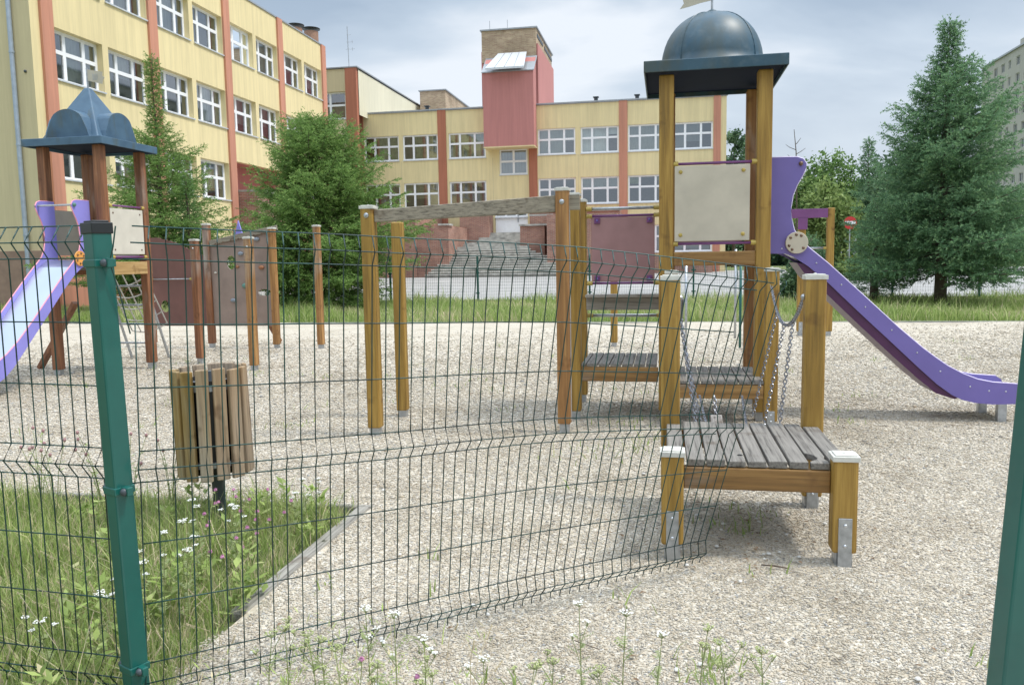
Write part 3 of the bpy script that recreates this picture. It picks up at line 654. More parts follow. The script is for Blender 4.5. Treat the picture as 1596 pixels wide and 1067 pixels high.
# foreground platform
def fg_platform():
    t = T('low_platform', 'low wooden platform with worn grey planks, nearest to the camera, where the chain crossing starts', 'platform', .42, 4.3, 0)
    post_parts(t, .035, 3.885, .515, .105, plate=True); post_parts(t, .815, 3.885, .515, .108, plate=True)
    post_parts(t, .03, 4.79, 1.325, .108, plate=False); post_parts(t, .825, 4.79, 1.32, .11, plate=True, platez=.2)
    b = MB(); b.box(.0885, .760, 3.895, 3.945, .335, .442); b.build('front_beam', WOODHX, t, bevel=.006)
    b = MB(); b.box(.0845, .769, 4.745, 4.79, .335, .44); b.build('back_beam', WOODHX, t, bevel=.006)
    for u in (.02, .80): b = MB(); b.box(u, u+.035, 3.94, 4.737, .335, .438); b.build('side_beam', WOODH, t, bevel=.005)
    n_ = 9; u0, u1 = .008, .862
    for i in range(n_):
        a = u0+(u1-u0)*i/n_; bb = u0+(u1-u0)*(i+1)/n_-.011; v0 = 3.945 if i in (0, n_-1) else 3.900; v1 = 4.733 if i in (0, n_-1) else 4.805; s = MB()
        if i == n_-2:    # the board with a rotten hole near its front end
            j = [(a, v0), (bb, v0), (bb, v0+.05), (bb-.012, v0+.09), (bb, v0+.14), (bb, v1), (a, v1), (a, v0+.20), (a+.030, v0+.17), (a+.046, v0+.11), (a+.035, v0+.07), (a+.012, v0+.045), (a, v0+.03)]
            s.prism(j, 2, .446, .478)
        else: z = .478+random.uniform(-.003, .003); s.hexa([(a, v0, .446), (bb, v0, .446), (bb, v1, .446), (a, v1, .446), (a, v0, z), (bb, v0, z+random.uniform(-.002, .002)), (bb+random.uniform(-.003, .003), v1, z), (a+random.uniform(-.003, .003), v1, z)])
        s.build('plank', GREYY, t, bevel=.004)
    s = MB(); s.ball((.36, 4.02, .478), .010, 8, (1.4, 1, .2)); s.build('knot_hole', BLACKP, t)
fg_platform()

# chain crossing
def chain(mb_, pts, link=.030, r=.0036, wdt=.011):
    pts = [Vector(p) for p in pts]; segs = [(b-a).length for a, b in zip(pts, pts[1:])]; tot = sum(segs); n = max(2, int(tot/(link*.78)))
    def at(s):
        for a, b, l in zip(pts, pts[1:], segs):
            if s <= l: return a.lerp(b, s/l), (b-a).normalized()
            s -= l
        return pts[-1], (pts[-1]-pts[-2]).normalized()
    for i in range(n):
        c, d = at(tot*(i+.5)/n); x = d.cross(Vector((.3, .9, .1))).normalized(); y = d.cross(x)
        if i % 2: x, y = y, x
        V = []; Fc = []; m = 8; k = 4
        for j in range(m):
            a = 2*math.pi*j/m; ca, sa = math.cos(a), math.sin(a); cc = c+d*(ca*link*.42+(link*.12 if ca > .1 else (-link*.12 if ca < -.1 else 0)))+x*sa*wdt; o = (d*ca+x*sa).normalized()
            for l in range(k): b = 2*math.pi*l/k; V.append(cc+o*math.cos(b)*r+y*math.sin(b)*r)
        for j in range(m):
            for l in range(k): Fc.append((j*k+l, j*k+(l+1) % k, ((j+1) % m)*k+(l+1) % k, ((j+1) % m)*k+l))
        mb_.add(V, Fc)
def sag(p, q, s, n=10):
    p, q = Vector(p), Vector(q); return [p.lerp(q, i/n)-Vector((0, 0, s*4*(i/n)*(1-i/n))) for i in range(n+1)]
def chains():
    t = T('chain_crossing', 'swinging chain crossing between the two low platforms, most of its boards missing', 'chain bridge', .42, 5.8, 0)
    # right handrail chain hangs from eye bolts; three hangers drop from it
    a = (.775, 4.84, 1.20); b = (.845, 6.86, 1.19)
    R = sag(a, b, .23, 8)
    m = MB(); chain(m, R); m.build('handrail_chain', CHAIN, t)
    Lr = sag((.098, 4.84, 1.20), (.10, 6.86, 1.19), .20, 8); m = MB(); chain(m, Lr); m.build('handrail_chain', CHAIN, t)
    for i, (j, e) in enumerate([(2, (.66, 5.08, .16)), (4, (.65, 5.75, .14)), (6, (.66, 6.35, .22))]): m = MB(); chain(m, [R[j], e]); m.build('hanger_chain', CHAIN, t)
    for j, e in [(2, (.22, 5.10, .16)), (4, (.28, 5.75, .12)), (6, (.24, 6.35, .2))]: m = MB(); chain(m, [Lr[j], e]); m.build('hanger_chain', CHAIN, t)
    m = MB(); chain(m, [(.30, 5.05, .15), (.33, 5.9, .08), (.28, 6.80, .30)]); m.build('floor_chain', CHAIN, t)
    m = MB(); chain(m, [(.61, 5.05, .15), (.60, 5.9, .06), (.62, 6.80, .30)]); m.build('floor_chain', CHAIN, t)
    for (p, q) in (((.30, 5.55, .12), (.62, 5.62, .07)),): s = MB(); s.bar((.20, 5.22, .13), (.70, 5.20, .11), .10, .03); s.build('board', GREYX, t, bevel=.004)
    s = MB(); c = Vector((.345, 5.42, .28)); s.hexa([c+Vector(x) for x in ((-.028, -.02, -.14), (.065, -.02, -.14), (.065, .01, -.14), (-.028, .01, -.14), (-.045, .10, .10), (.030, .10, .10), (.030, .13, .10), (-.045, .13, .10))]); s.build('hanging_board', GREYZ, t, bevel=.004)
    m = MB(); chain(m, [(.335, 5.53, .37), (.33, 5.6, .50)]); m.build('board_chain', CHAIN, t)
    for p in ((.765, 4.79, 1.21), (.085, 4.79, 1.21), (.84, 6.9, 1.2), (.098, 6.9, 1.2)): e = MB(); e.tube([p, (p[0], p[1]+.06, p[2])], .006, 6); e.ball(p, .016, 8); e.build('eye_bolt', GALV, t)
chains()

# right play tower -------------------------------------------------
def domed_roof_shell(t, cu_, cv_, z, hs):
    s = MB(); th = .012
    for (a0, a1, b0, b1) in ((-hs, hs, -hs, -hs+th), (-hs, hs, hs-th, hs), (-hs, -hs+th, -hs+th, hs-th), (hs-th, hs, -hs+th, hs-th)): s.box(cu_+a0, cu_+a1, cv_+b0, cv_+b1, z, z+.095)
    s.box(cu_-hs+th, cu_+hs-th, cv_-hs+th, cv_+hs-th, z+.070, z+.088)
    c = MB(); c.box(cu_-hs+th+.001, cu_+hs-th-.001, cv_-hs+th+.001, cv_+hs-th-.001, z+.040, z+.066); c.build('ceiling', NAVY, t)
    return s
def tower_right():
    t = T('play_tower', 'tall honey-brown play tower under a dark blue dome, with the violet slide on its right', 'play tower', .40, 7.66, 0)
    for (u, v, wd) in ((.005, 7.25, .125), (.815, 7.25, .122), (0.03, 8.07, .115), (.80, 8.07, .115)): post_parts(t, u, v, 2.985, wd, mat=WOODH if v < 8 else wood('honey_wood_red_grain', (.26, .115, .030), (.38, .20, .06), 2, .05) , cap=False, foot=.09)  # rear posts take a darker, redder honey wood
    rf = domed_roof_shell(t, .40, 7.66, 2.985, .585).build('roof', DOME, t, bevel=.006)
    d = MB(); pr = [(.455, 0), (.47, .012), (.455, .03)]+[(.445*math.cos(a)**.88, (.035+.48*math.sin(a)**.92)) for a in [i*math.pi/2/12 for i in range(12)]]+[(.05, .51), (.04, .535), (.012, .55)]
    d.lathe(pr, (.40, 7.66, 3.074), 48); dm = d.build('dome', DOME, rf, smooth=True)
    se = MB()
    for a0 in (0.9, 0.9+math.pi*.5, .9+math.pi, .9+math.pi*1.5): se.tube([(.40+.446*math.cos(a)**.88*math.cos(a0), 7.66+.446*math.cos(a)**.88*math.sin(a0), 3.109+.481*math.sin(a)**.92) for a in [i*math.pi/2/14 for i in range(15)]], .005, 6)
    se.build('seam', DOME, dm)
    f = MB(); f.tube([(.40, 7.66, 3.60), (.40, 7.66, 3.92)], .010, 8); fp = f.build('flag_pole', GALV, t)
    fl = MB(); fl.prism([(.39, 3.70), (.30, 3.685), (.20, 3.66), (.12, 3.645), (.155, 3.69), (.135, 3.76), (.26, 3.80), (.39, 3.83)], 1, 7.655, 7.660); fl.build('flag', BEIGE, fp)
    b = MB(); b.box(.068, .754, 7.20, 7.245, 1.365, 1.485); b.build('front_beam', WOODHX, t, bevel=.006)
    b = MB(); b.box(.088, .742, 8.03, 8.07, 1.365, 1.485); b.build('back_beam', WOODHX, t, bevel=.006)
    dk = MB(); 
    for i in range(8): dk.box(-.02+.104*i, .078+.104*i, 7.25 if 0 < i < 7 else 7.32, 8.02 if 0 < i < 7 else 8.0, 1.40, 1.43)
    dk.build('deck', GREYY, t)
    # beige guard panel with tube rails
    p = MB(); p.box(.075, .700, 7.190, 7.206, 1.575, 2.215); pn = p.build('guard_panel', BEIGE, t, bevel=.004)
    for a in (.125, .645):
        for z in (1.63, 2.165): x = MB(); x.ball((a, 7.188, z), .017, 10, (1, .6, 1)); x.build('bolt', CLAMP, pn, smooth=True)
    for z in (2.235, 1.555): bar_clamped(t, (.05, 7.215, z), (.77, 7.215, z), RAIL, .012)
    p = MB(); p.box(.12, .72, 8.10, 8.118, 1.57, 2.2); p.build('guard_panel', PINKP, t)
    # slide
    prof_t = [(.872, 2.285), (1.02, 2.285), (1.115, 2.283), (1.165, 2.265), (1.192, 2.225), (1.188, 2.185), (1.16, 2.12), (1.12, 2.05), (1.085, 1.96), (1.07, 1.86), (1.075, 1.76), (1.10, 1.66), (1.15, 1.575), (1.23, 1.50), (1.385, 1.368), (1.654, 1.114), (1.974, .807), (2.18, .625), (2.27, .555), (2.38, .475), (2.50, .410), (2.62, .362), (2.74, .338), (2.98, .332)]
    prof_b = [(2.98, .150), (2.74, .148), (2.60, .160), (2.50, .185), (2.42, .225), (2.30, .315), (2.15, .455), (1.94, .660), (1.66, .930), (1.388, 1.200), (1.22, 1.345), (1.10, 1.425), (1.03, 1.455), (.872, 1.46)]
    def sidepanel(v0, v1, cut=None):
        pt_ = [(a, b) for a, b in prof_t if a < 2.9]+[(2.94, .325), (2.985, .295), (3.0, .25), (2.985, .19), (2.94, .155)]+[(a, b) for a, b in prof_b if a < 2.9]
        return pt_
    for v0, v1 in ((7.440, 7.458), (7.93, 7.948)):
        s = MB(); s.prism(sidepanel(v0, v1), 1, v0, v1); o = s.build('slide_side', PURP, t)
        e = MB(); e.tube([(a, (v0+v1)/2, b) for a, b in prof_t if a < 2.9]+[(2.94, (v0+v1)/2, .325)], .0075, 6); e.build('edge_trim', LEDGE, o, smooth=True)
    ch = MB(); lo = [(.90, 1.47), (1.06, 1.465), (1.22, 1.375), (1.388, 1.228), (1.66, .958), (1.94, .688), (2.15, .483), (2.30, .343), (2.42, .253), (2.50, .213), (2.60, .19), (2.74, .185), (2.98, .19)]
    up = [(a, b+.07) for a, b in lo]
    ch.prism(lo+up[::-1], 1, 7.460, 7.928); ch.build('slide_chute', STEEL, t)
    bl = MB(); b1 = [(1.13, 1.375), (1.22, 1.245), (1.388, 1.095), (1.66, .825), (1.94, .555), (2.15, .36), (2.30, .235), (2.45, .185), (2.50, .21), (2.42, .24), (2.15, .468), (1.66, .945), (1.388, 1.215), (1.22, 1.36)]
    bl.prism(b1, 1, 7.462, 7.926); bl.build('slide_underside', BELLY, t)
    k = MB(); k.tube([(1.120, 7.40, 1.548), (1.120, 7.438, 1.548)], .094, 32); kd = k.build('joint_disc', BEIGE, t, bevel=.004)
    for a in [60, 95, 140, 200, 235, 320]:
        x = MB(); x.ball((1.120+.070*math.cos(R_(a)), 7.398, 1.548+.070*math.sin(R_(a))), .0125, 8, (1, .7, 1)); x.build('bolt', BOLT, kd, smooth=True)
    x = MB(); x.ball((1.145, 7.43, 2.225), .019, 10, (1, .8, 1)); x.build('knob', BOLT, t, smooth=True)
    h = MB(); h.tube([(1.145, 7.43, 2.225), (1.145, 7.955, 2.225)], .014, 8); h.build('grab_bar', GALV, t)
    sc = MB()
    for a, b in ((1.0, 1.50), (1.29, 1.37), (1.50, 1.18), (1.70, .985), (1.92, .785), (2.13, .59), (2.32, .43), (2.56, .30), (2.71, .265), (2.84, .262)): sc.ball((a, 7.438, b), .0075, 6, (1, .6, 1))
    sc.build('screws', STEEL, t)
    for v in (7.48, 7.91): x = MB(); x.box(2.79, 2.86, v-.03, v+.03, -.1, .20); x.build('slide_leg', GALV, t, bevel=.003)
tower_right()

# low platform at the foot of the tower and the stepped decks beside it
def low_deck():
    t = T('low_platform', 'low plank deck behind the chain crossing, at the foot of the domed tower', 'platform', .42, 7.1, 0)
    post_parts(t, .05, 6.94, 1.315, .105, plate=False); post_parts(t, .86, 6.94, 1.325, .108, plate=True, platez=.16)
    b = MB(); b.box(.1045, .804, 6.90, 6.945, .255, .375); b.build('front_beam', WOODHX, t, bevel=.006)
    for i in range(7):
        a = .09+.103*i; s = MB(); s.box(a, a+.093, 6.895, 7.82, .38, .405); s.build('plank', GREYY, t, bevel=.003)
low_deck()
def stair_deck():
    t = T('stepped_deck', 'stepped wooden deck with a dusty pink guard panel, left of the domed tower', 'platform', -.42, 7.6, 0)
    post_parts(t, -.80, 7.24, 2.005, .108, plate=False, mat=WOODH); post_parts(t, -.83, 8.12, 2.01, .112, plate=False, mat=WOODH)
    b = MB(); b.box(-.742, -.062, 7.20, 7.245, .345, .475); b.build('front_beam', WOODHX, t, bevel=.006)
    for i in range(7): a = -.80+.105*i; s = MB(); s.box(a if i else -.742, a+.096, 7.205, 8.04, .480, .505); s.build('plank', GREYY, t, bevel=.003)
    b = MB(); b.box(-.775, -.03, 8.05, 8.10, .93, 1.055); b.box(-.775, -.03, 7.94, 8.10, 1.058, 1.088); b.build('upper_step', wood('greyed_step_wood', (.22, .17, .12), (.34, .28, .20), 0, .75, gcol=(.30, .27, .23)), t, bevel=.006)
    bar_clamped(t, (-.77, 8.12, .872), (-.03, 8.12, .872), GALV, .016); bar_clamped(t, (-.77, 8.07, 1.925), (-.06, 8.07, 1.925), GALV, .015)
    p = MB(); p.box(-.725, -.105, 8.085, 8.100, 1.21, 1.84); pn = p.build('guard_panel', PINKP, t, bevel=.01)
    for z in (1.855, 1.195):
        bar_clamped(t, (-.77, 8.09, z), (-.06, 8.09, z), RAIL, .013)
        for a in (-.665, -.155): x = MB(); zz = z-.045 if z > 1.5 else z+.045; x.box(a-.028, a+.028, 8.068, 8.084, zz-.03, zz+.03); y = x.build('bracket', RAIL, pn, bevel=.004); x = MB(); x.ball((a, 8.064, zz), .011, 8); x.build('bolt', PURP, y)
stair_deck()
def beam_frame():
    t = T('overhead_beam_frame', 'three-post frame carrying one long grey overhead beam, left of the stepped deck', 'climbing frame', -1.6, 6.5, 0)
    post_parts(t, -2.38, 6.33, 1.885, .108, mat=WOODH); post_parts(t, -2.40, 7.11, 1.80, .100, mat=WOODH, cap=False)
    post_parts(t, -.83, 6.66, 2.005, .108, mat=WOODO)
    s = MB(); s.hexa([(-2.325, 6.345, 1.765), (-2.325, 6.30, 1.765), (-.884, 6.62, 1.825), (-.884, 6.665, 1.825), (-2.325, 6.345, 1.865), (-2.325, 6.30, 1.865), (-.884, 6.62, 1.960), (-.884, 6.665, 1.960)]); s.build('beam', GREYX, t, bevel=.008)
    s = MB(); s.bar((-.775, 6.66, 1.90), (-.69, 6.66, 1.90), .05, .12); s.build('beam_end', GREYX, t)
    for (u, v, z) in ((-2.38, 6.33-.056, 1.82), (-.83, 6.66-.056, 1.905)): x = MB(); x.ball((u, v, z), .022, 12, (1, .5, 1)); x.build('bolt', GALV, t, smooth=True)
    s = MB(); s.tube([(-.772, 6.640, .1), (-.772, 6.640, 1.96)], .006, 6); s.build('edge_strip', GREYZ, t)
beam_frame()

# left play tower ---------------------------------------------------
def tower_left():
    cu_, cv_ = -7.57, 9.83; t = T('play_tower', 'red-brown play tower under a peaked slate blue roof, with the pale lilac slide', 'play tower', cu_, cv_, 0)
    P = {'L': (-7.98, 9.42), 'N': (-7.16, 9.42), 'R': (-7.16, 10.24), 'B': (-7.98, 10.24)}
    for k, (u, v) in P.items(): post_parts(t, u, v, 3.0, .115, mat=WOODR if k in 'LB' else WOODR, cap=False, foot=.08)
    rf = domed_roof_shell(t, cu_, cv_, 2.99, .58).build('roof', BLUE, t, bevel=.006)
    z0 = 3.074
    def bell(x, W_, H_):   # rounded top with flared skirt
        x = abs(x)/W_
        return H_*(1-x**2)**.5 if x < .62 else H_*max(0, (.785-(x-.62)*1.95)) if x < .86 else H_*max(0, .317*(1-(x-.86)/.14)**1.4)
    for ax in (0, 1):
        s = MB(); n_ = 28; Wd = .335; pf = [(-Wd+2*Wd*i/n_) for i in range(n_+1)]
        prof = [(x, bell(x, Wd, .385)) for x in pf]
        base = (cv_ if ax == 0 else cu_)
        s.prism([(base+x, z0+max(0.004, h)) for x, h in prof]+[(base+Wd, z0), (base-Wd, z0)], ax, (cu_ if ax == 0 else cv_)-.45, (cu_ if ax == 0 else cv_)+.45)
        lobe = s.build('roof_lobe', BLUE, rf)
    py = MB(); h = .43; zt = z0+.73; m_ = .035
    py.add([(cu_-h, cv_-h, z0), (cu_+h, cv_-h, z0), (cu_+h, cv_+h, z0), (cu_-h, cv_+h, z0), (cu_-m_, cv_-m_, zt), (cu_+m_, cv_-m_, zt), (cu_+m_, cv_+m_, zt), (cu_-m_, cv_+m_, zt)], [(0, 1, 5, 4), (1, 2, 6, 5), (2, 3, 7, 6), (3, 0, 4, 7), (4, 5, 6, 7), (3, 2, 1, 0)])
    py.build('roof_peak', BLUE, rf, bevel=.012)
    f = MB(); f.tube([(cu_, cv_, zt-.02), (cu_, cv_, zt+.26)], .012, 8); fp = f.build('flag_pole', GALV, t)
    fl = MB(); fl.prism([(cu_+.005, zt+.10), (cu_+.22, zt+.045), (cu_+.235, zt+.10), (cu_+.26, zt+.125), (cu_+.225, zt+.155), (cu_+.235, zt+.20), (cu_+.005, zt+.245)], 1, cv_-.003, cv_+.003); fo = fl.build('flag', BEIGE, fp)
    em = MB()
    for i in range(6): em.tube([(cu_+.09+.012*i, cv_-.004, zt+.10), (cu_+.085+.016*i, cv_-.004, zt+.19-.015*(i % 2))], .003, 4)
    em.build('emblem', GALV, fo)
    # deck, beams, panels
    dk = MB(); dk.box(-7.93, -7.21, 9.44, 10.22, 1.40, 1.44); dk.box(-8.0, -7.14, 9.49, 10.17, 1.402, 1.438); dk.build('deck', GREYY, t)
    b = MB(); b.box(-7.155, -7.105, 9.48, 10.30, 1.33, 1.50); b.build('side_beam', wood('pale_beam_wood', (.42, .26, .10), (.55, .38, .18), 1, .2), t, bevel=.006)
    b = MB(); b.box(-8.03, -7.985, 9.48, 10.18, 1.33, 1.48); b.build('side_beam', WOODR, t, bevel=.006)
    p = MB(); p.box(-7.120, -7.105, 9.485, 10.155, 1.60, 2.20); pn = p.build('guard_panel', WHITEP, t, bevel=.004)
    for v in (9.54, 10.09):
        for z in (1.66, 2.14): x = MB(); x.ball((-7.103, v, z), .013, 8, (.5, 1, 1)); x.build('bolt', BOLT, pn)
    for z in (2.235, 1.565): bar_clamped(t, (-7.115, 9.47, z), (-7.115, 10.19, z), RAIL, .013)
    p = MB(); p.box(-7.90, -7.26, 10.26, 10.275, 1.58, 2.22); p.build('guard_panel', BEIGE, t, bevel=.004); bar_clamped(t, (-7.93, 10.27, 1.55), (-7.21, 10.27, 1.55), RAIL, .013)
    p = MB(); p.box(-8.02, -8.005, 9.5, 10.2, 1.6, 2.2); p.build('guard_panel', BEIGE, t)
    # slide running towards the camera
    prof_t = [(.062, 2.285), (.21, 2.285), (.305, 2.283), (.355, 2.265), (.382, 2.225), (.378, 2.185), (.35, 2.12), (.31, 2.05), (.275, 1.96), (.26, 1.86), (.265, 1.76), (.29, 1.66), (.34, 1.575), (.42, 1.50), (.575, 1.368), (.844, 1.114), (1.164, .807), (1.37, .625), (1.46, .555), (1.57, .475), (1.69, .410), (1.81, .362), (1.93, .338), (2.17, .332)]
    prof_b = [(2.17, .150), (1.93, .148), (1.79, .160), (1.69, .185), (1.61, .225), (1.49, .315), (1.34, .455), (1.13, .660), (.85, .930), (.578, 1.200), (.41, 1.345), (.29, 1.425), (.22, 1.455), (.062, 1.46)]
    for u0, u1 in ((-7.835, -7.817), (-7.322, -7.304)):
        s = MB(); s.prism([(9.42-a, b) for a, b in prof_t+prof_b], 0, u0, u1); o = s.build('slide_side', LILAC, t)
        e = MB(); e.tube([((u0+u1)/2, 9.42-a, b) for a, b in prof_t], .0085, 6); e.build('edge_trim', PINKE, o, smooth=True)
    lo = [(.03, 1.44), (.25, 1.465), (.41, 1.375), (.578, 1.228), (.85, .958), (1.13, .688), (1.34, .483), (1.49, .343), (1.61, .253), (1.69, .213), (1.93, .185), (2.17, .19)]
    ch = MB(); ch.prism([(9.42-a, b) for a, b in lo]+[(9.42-a, b+.07) for a, b in lo[::-1]], 0, -7.815, -7.324); ch.build('slide_chute', STEEL, t, smooth=False)
    for u in (-7.79, -7.35): x = MB(); x.box(u-.03, u+.03, 7.42, 7.49, -.1, .2); x.build('slide_leg', GALV, t)
    x = MB(); x.tube([(-7.85, 9.075, 2.22), (-7.29, 9.075, 2.22)], .013, 8); x.build('grab_bar', GALV, t)
    for u in (-7.842, -7.297): x = MB(); x.ball((u, 9.075, 2.22), .026, 10); x.build('knob', HOLDG, t)
    k = MB(); k.tube([(-7.302, 9.11, 1.55), (-7.285, 9.11, 1.55)], .095, 24); kd = k.build('joint_disc', ORANG, t)
    for a in (30, 80, 140, 200, 260, 320): x = MB(); x.ball((-7.283, 9.11+.065*math.cos(R_(a)), 1.55+.065*math.sin(R_(a))), .013, 8); x.build('bolt', BOLT, kd)
    # ladder on the far left side: upright with yellow clamps and rungs
    for i, z in enumerate((.35, .62, .89, 1.16)): bar_clamped(t, (-7.92, 10.29, z), (-7.22, 10.29, z), GALV, .014)
    s = MB(); s.bar((-8.75, 9.97, .02), (-8.05, 9.90, .95), .09, .06); s.build('brace', WOODR, t, bevel=.006)
tower_left()
# rope net and its arch behind the left tower
def ropenet():
    t = T('rope_net', 'pale climbing net hanging behind the red-brown tower', 'rope net', -7.9, 11.3, 0)
    m = MB(); A0 = Vector((-8.05, 10.9, .05)); 
    def P(a, b): return Vector((-8.42+.62*a+.10*(1-b), 11.0+.45*(1-b), .42+.92*b+.12*a-.07*math.sin(a*math.pi)))
    for i in range(5): m.tube([P(i/4, b/6) for b in range(7)], .010, 6)
    for j in range(6): m.tube([P(a/8, j/5) for a in range(9)], .010, 6)
    m.build('net', ROPE, t)
    k = MB(); k.tube([P(0, 1), P(.5, 1)+Vector((0, 0, .09)), P(1, 1)+Vector((0, 0, .01))], .018, 8); k.build('top_bar', GALV, t)
    for a in (0, 1): k = MB(); k.tube([P(a, 1), P(a, 0)-Vector((0, 0, .55))], .02, 8); k.build('side_pole', GALV, t)
ropenet()
# climbing wall
def panel_holes(mb_, outline_top, u0, u1, z0, v0, v1, holes, n=64):
    """solid panel in the u-z plane; holes are (u, z, ru, rz, kind) removed from a fine grid"""
    m = 60; us_ = np.linspace(u0, u1, n+1); 
    zs = np.linspace(z0, 2.2, m+1); keep = set()
    for i in range(n):
        for j in range(m):
            a = (us_[i]+us_[i+1])/2; b = (zs[j]+zs[j+1])/2
            if b > outline_top(a): continue
            if any(((a-h[0])/h[2])**2+((b-h[1])/h[3])**2 < 1 for h in holes): continue
            keep.add((i, j))
    vid = {}
    V = []; Fc = []
    def snap(i, j, s):
        k = (i, j, s)
        if k not in vid:
            a, b = us_[i], zs[j]; b2 = min(b, outline_top(a))
            for h in holes:
                d = math.hypot((a-h[0])/h[2], (b-h[1])/h[3])
                if .8 < d < 1.22 and d > 0: a = h[0]+(a-h[0])/d; b2 = h[1]+(b-h[1])/d
            vid[k] = len(V); V.append((a, v0 if s == 0 else v1, b2))
        return vid[k]
    for (i, j) in keep:
        Fc.append((snap(i, j, 0), snap(i+1, j, 0), snap(i+1, j+1, 0), snap(i, j+1, 0))); Fc.append((snap(i, j, 1), snap(i, j+1, 1), snap(i+1, j+1, 1), snap(i+1, j, 1)))
        for (di, dj, e) in ((-1, 0, ((i, j), (i, j+1))), (1, 0, ((i+1, j), (i+1, j+1))), (0, -1, ((i, j), (i+1, j))), (0, 1, ((i, j+1), (i+1, j+1)))):
            if (i+di, j+dj) not in keep: (p, q) = e; Fc.append((snap(*p, 0), snap(*q, 0), snap(*q, 1), snap(*p, 1)))
    mb_.add(V, Fc)
def climbing_wall():
    t = T('climbing_wall', 'brown climbing wall of a dark and a lighter panel with holes and holds', 'climbing wall', -7.7, 12.9, 0)
    post_parts(t, -7.80, 12.87, 2.13, .11, mat=WOODR); post_parts(t, -6.52, 12.75, 2.03, .105, mat=WOODO); post_parts(t, -9.0, 12.95, 1.9, .105, mat=WOODR)
    m = MB(); panel_holes(m, lambda a: 1.70+.24*math.cos(min(1, max(0, (a+8.93)/1.02))*math.pi*.62+.05) if a > -8.93 else 1.93, -8.94, -7.86, .375, 12.90, 12.93, [(-8.70, .72, .085, .105)]); m.build('dark_panel', BROWNP, t)
    m = MB(); panel_holes(m, lambda a: 1.78+.235*(a+7.82)/1.25, -7.74, -6.58, .375, 12.87, 12.90, [(-7.37, 1.47, .085, .12), (-6.77, .95, .13, .055)]); pn = m.build('light_panel', LBROWN, t)
    s = MB(); s.bar((-7.74, 12.85, 1.81), (-6.47, 12.85, 2.045), .03, .085, (0, 0, 1)); s.build('top_rail', GREYX, t, bevel=.005)
    s = MB()
    for i in range(8): s.ball((-7.62+i*.145, 12.83, 1.80+i*.027), .012, 6)
    s.build('bolts', BOLT, t)
    for (a, b, c, r) in ((-7.17, 1.62, HOLDB, .05), (-7.10, 1.07, HOLDG, .07), (-7.35, .82, HOLDB, .05), (-7.02, .57, HOLDB, .045), (-6.80, 1.38, HOLDR, .05), (-6.86, 1.86, HOLDB, .05), (-7.66, 1.30, WHITEP, .025), (-7.25, 1.40, HOLDR, .04)):
        x = MB(); x.ball((a, 12.855, b), r, 10, (1.1, .6, .7)); x.build('hold', c, pn, smooth=True)
    bar_clamped(t, (-8.93, 12.86, 1.20), (-8.1, 12.86, 1.20), GALV, .010)
    s = MB(); s.bar((-7.05, 13.0, .9), (-6.95, 13.7, .02), .08, .06); s.build('brace', WOODR, t)
    m = MB(); m.prism([(-7.62, 1.95), (-7.47, 1.95), (-7.55, 2.22)], 1, 13.5, 13.53); m.build('pennant', LILAC, t)
climbing_wall()
def lone(u, v, top, mat, label, wd=.105):
    t = T('timber_post', label, 'post', u, v, 0); post_parts(t, u, v, top, wd, mat=mat)
    x = MB(); x.ball((u, v-wd/2-.002, top-.12), .014, 8, (1, .5, 1)); x.build('bolt', GALV, t)
lone(-6.76, 10.82, 1.80, WOODR, 'red-brown capped post standing free in front of the dark climbing panel')
lone(-5.50, 10.08, 1.79, WOODO, 'orange-brown capped post standing free in front of the light climbing panel')
lone(-5.71, 12.74, 2.05, WOODO, 'lone capped post between the climbing wall and the overhead beam frame')
# things farther back in the playground
def far_frame():
    t = T('spring_frame', 'small far play frame of two posts with a magenta crossbar, seen behind the slide', 'play frame', 2.5, 15.2, 0)
    post_parts(t, 2.38, 15.21, 2.22, .12, mat=WOODH, cap=False, plate=True); post_parts(t, 2.86, 15.21, 2.25, .12, mat=WOODH, cap=False)
    s = MB(); s.box(1.7, 2.80, 15.13, 15.147, 2.08, 2.24); s.build('crossbar', RAIL, t, bevel=.004); s = MB(); s.box(2.30, 2.46, 15.12, 15.146, 1.88, 2.079); s.build('bracket', RAIL, t)
    bar_clamped(t, (1.9, 15.2, 1.55), (2.80, 15.2, 1.55), GALV, .02)
far_frame()
lone(-.82, 13.2, 1.33, WOODH, 'short far post seen under the dusty pink panel', .11)
def bars():
    t = T('steel_bar_frame', 'thin grey and green steel bars standing on the gravel behind the domed tower', 'exercise bars', .8, 13.2, 0)
    for (u, v, h, m_) in ((.31, 12.69, 1.42, GALV), (1.19, 14.49, 1.55, GALV), (1.15, 13.07, 1.42, GREEN)):
        s = MB(); s.tube([(u, v, -.1), (u, v, h)], .021, 10); s.build('upright', m_, t, smooth=True)
    s = MB(); s.tube([(.31, 12.69, 1.40), (1.15, 13.07, 1.40)], .018, 8); s.build('crossbar', GALV, t); s = MB(); s.tube([(1.15, 13.07, 1.38), (1.19, 14.49, 1.50)], .018, 8); s.build('crossbar', GALV, t)
bars()
